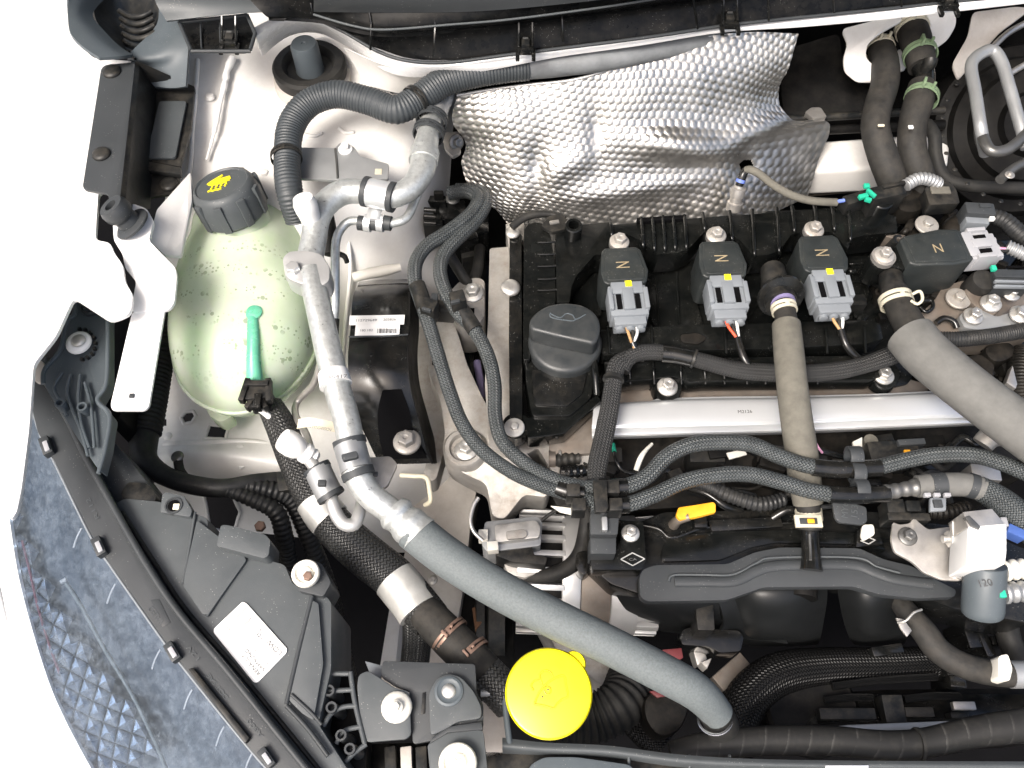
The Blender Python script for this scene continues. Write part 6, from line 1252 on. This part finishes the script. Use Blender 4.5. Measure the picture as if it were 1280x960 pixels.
for (x, y) in ((196,812),(236,862),(276,908),(312,940),(98,660),(140,730)): tube('glint_rib', [(x+4,y,.0),(x-2,y+12,-.006),(x-6,y+24,-.014)], 1.1, 'plug_light', t, 6)
rows = []
for f, z in ((.0,.014),(.15,.006),(.35,-.008),(.6,-.026),(.85,-.044),(1.0,-.050)): rows.append([(*lerp(e_, u_, f), z) for e_, u_ in zip(EDGE, OUT)])
sheet('lens', rows, 'lens_clear', t, 8, 6, .0025)
tube('lens_edge', [(*p,.0155) for p in EDGE], 1.6, 'plug_grey', t, 8)
# headlight fixing bracket
t = thing('headlight_bracket', 'blue-grey ribbed plastic headlight bracket with white round bolt beside the fender', 'bracket', 100, 470, -.03)
slab('plate', [(97,360),(100,356),(128,355),(136,362),(136,480),(124,500),(140,520),(134,560),(126,590),(118,580),(92,540),(62,492),(54,478),(56,458),(74,436),(86,400),(92,392)], .040, .012, 'blue_grey_plastic', t, .002, rnd=3)
for pts in ([(96,360),(93,392),(84,402),(75,438),(56,462),(54,480)], [(134,358),(135,420),(133,478),(122,500),(137,520),(132,560),(123,592)]): tube('rim', [(x,y,.046) for x, y in pts], 3, 'blue_grey_plastic', t, 8)
for pts in ([(88,468),(84,490),(90,510),(102,540),(110,570)], [(78,466),(68,484),(76,502),(84,520)], [(100,468),(98,500),(102,530),(112,560)], [(106,478),(114,510),(118,560)]): tube('rib', [(x,y,.045) for x, y in pts], 2.2, 'blue_grey_plastic', t, 8)
for (x, y) in ((74,503),(102,508)): P = at(x,y,.05); kk = mpp(P); MB().lathe([(7*kk,-.01),(6.5*kk,0),(4*kk,0),(3.6*kk,-.006),(.5*kk,-.006)], P, (0,0,1), 18).build('pin_boss', 'blue_grey_plastic', t)
P = at(113,384,.042); MB().lathe([(13*kk,-.003),(13*kk,.001),(11*kk,.002),(9*kk,.001),(8*kk,.004),(1*kk,.0045)], P, (0,0,1), 24).build('round_boss', 'dark_plastic', t)
bolt(99,429,.043,16,t,'white_plastic','dome'); bolt(98,426,.049,9,t,'zinc','dome')
for i in range(9):
    a = -1.6+i*.38; clipbar(t, 99+19*math.cos(a), 429+19*math.sin(a), .044, 4, 4, .004, 'black_part', 'serration', a)
slab('pivot', [(118,362),(118,354),(108,353),(107,360)], .05, .01, 'dark_plastic', t, .0008)
o = slab('side_void', [(140,400),(165,395),(170,420),(150,520),(136,530),(128,500),(136,470)], -.02, .05, 'black_deep', None, .002, rnd=4); tag(o, 'dark block standing in for the unlit gap behind the headlight bracket and white arm', 'filler')  # near-black block added where the open gap lies in shade
o = slab('beige_patch', [(40,456),(52,450),(58,462),(56,478),(42,476)], .03, .006, 'dirty_paint', None, .001, rnd=3); tag(o, 'small dusty beige panel corner at the top of the headlight', 'panel corner')
# headlight cable
t = thing('headlight_harness', 'thick black taped harness turning from beside the white arm towards the headlight back', 'harness', 220, 580, -.16)
tube('trunk', [(214,355,-.055),(206,400,-.065),(200,450,-.07),(190,505,-.07),(180,548,-.07),(182,575,-.068),(205,594,-.065),(240,606,-.064),(280,610,-.064),(320,602,-.07),(360,598,-.085),(385,600,-.1)], [14,15,15,16,17,15,13,12,12,10,9,9], 'loom_tape', t, 18, jit=.04)
tube('convolute', [(206,400,-.063),(200,450,-.068),(190,505,-.068),(182,542,-.068)], [16,16,17.5,18.5], 'rubber', t, 20, ribs=(6,.05)); tube('branch', [(285,612,-.064),(315,624,-.07),(345,640,-.08),(355,670,-.1),(360,700,-.13)], [9,10,11,11,11], 'loom_tape', t, 16, ribs=(7,.06))
tube('branch', [(300,606,-.066),(335,612,-.075),(365,625,-.09),(385,670,-.12),(405,720,-.16),(420,770,-.2)], [9,12,12,11,11,11], 'loom_tape', t, 16, ribs=(7,.06)); tube('branch', [(240,606,-.066),(226,590,-.07),(222,572,-.07)], 6, 'rubber', t, 12)
tube('drop', [(400,720,-.16),(420,770,-.17),(432,820,-.18),(440,850,-.2)], 8, 'loom_tape', t, 14, ribs=(6,.08))
bolt(222,571,-.068,8,t,'dark_steel','dome'); slab('plug', [(345,590),(362,590),(364,612),(348,614)], -.07, .03, 'black_part', t, .001); bolt(326,659,-.06,7,t,'clamp_brown','hex')
# front bracket beside the headlight
t = thing('front_mount_bracket', 'black plastic front bracket with white round bolts between headlight and washer cap', 'bracket', 540, 890, -.06)
slab('plate', [(446,858),(448,843),(460,838),(476,848),(494,860),(512,864),(514,918),(508,924),(458,928),(450,900)], .004, .004, 'grey_plastic', t, .001, rnd=5)
slab('upper_plate', [(478,826),(594,830),(596,866),(604,880),(604,910),(540,926),(516,930),(512,864),(494,858),(476,846)], -.002, .006, 'dark_plastic', t, .0015, rnd=4)
slab('boss_plate', [(536,866),(546,848),(560,842),(576,846),(592,864),(602,884),(602,898),(572,902),(556,912),(538,920)], .004, .006, 'grey_plastic', t, .002, rnd=6); slab('slot', [(528,866),(532,865),(531,892),(526,893)], -.0008, .004, 'black_part', t, .0005)
slab('lower_plate', [(534,930),(560,916),(604,912),(612,985),(540,990)], .0, .008, 'grey_plastic', t, .002, rnd=5); slab('fold', [(540,922),(560,908),(602,902),(604,912),(560,916),(536,930)], .002, .006, 'dark_plastic', t, .001)
bolt(496,884,.004,19.5,t,'cream_plastic','dome'); bolt(495,884,.0115,9,t,'cream_plastic','flange'); bolt(573,954,.003,24,t,'cream_plastic','cross')
P = at(561,864,.0045); kk = mpp(P); MB().lathe([(19*kk,-.002),(18*kk,.0006),(15*kk,.0012),(13*kk,.0004),(9*kk,.0004)], P, (0,0,1), 28).build('boss_ring', 'blue_grey_plastic', t); bolt(561,864,.0045,9,t,'zinc','dome')
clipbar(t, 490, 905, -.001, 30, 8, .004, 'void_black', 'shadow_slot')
slab('back_flange', [(456,826),(478,832),(476,850),(462,842)], -.012, .003, 'plug_grey', t, .0008)
# ribbed end of headlight by the bracket
t = thing('ribbed_end_bracket', 'black open-ribbed plastic bracket with tubular pins beside the headlight label', 'bracket', 425, 890, -.05)
slab('base', [(408,838),(440,840),(448,870),(458,930),(456,970),(440,980),(428,950),(402,905),(406,860)], -.03, .03, 'black_deep', t, .002, rnd=4)
for pts in ([(404,908),(414,892),(428,884),(446,882)], [(420,930),(430,914),(452,908)], [(432,952),(444,940),(458,930)], [(438,840),(444,880),(456,930)], [(408,842),(436,842)], [(408,864),(442,862)]): tube('rib', [(x,y,.004) for x, y in pts], 3.2, 'grey_plastic', t, 10)
for (x, y) in ((411,863),(426,919),(437,936),(414,884)): P = at(x,y,.010); kk = mpp(P); MB().lathe([(8*kk,-.04),(7*kk,0),(4.4*kk,0),(4*kk,-.008),(.4*kk,-.008)], P, (0,0,1), 18).build('pin', 'dark_plastic', t)
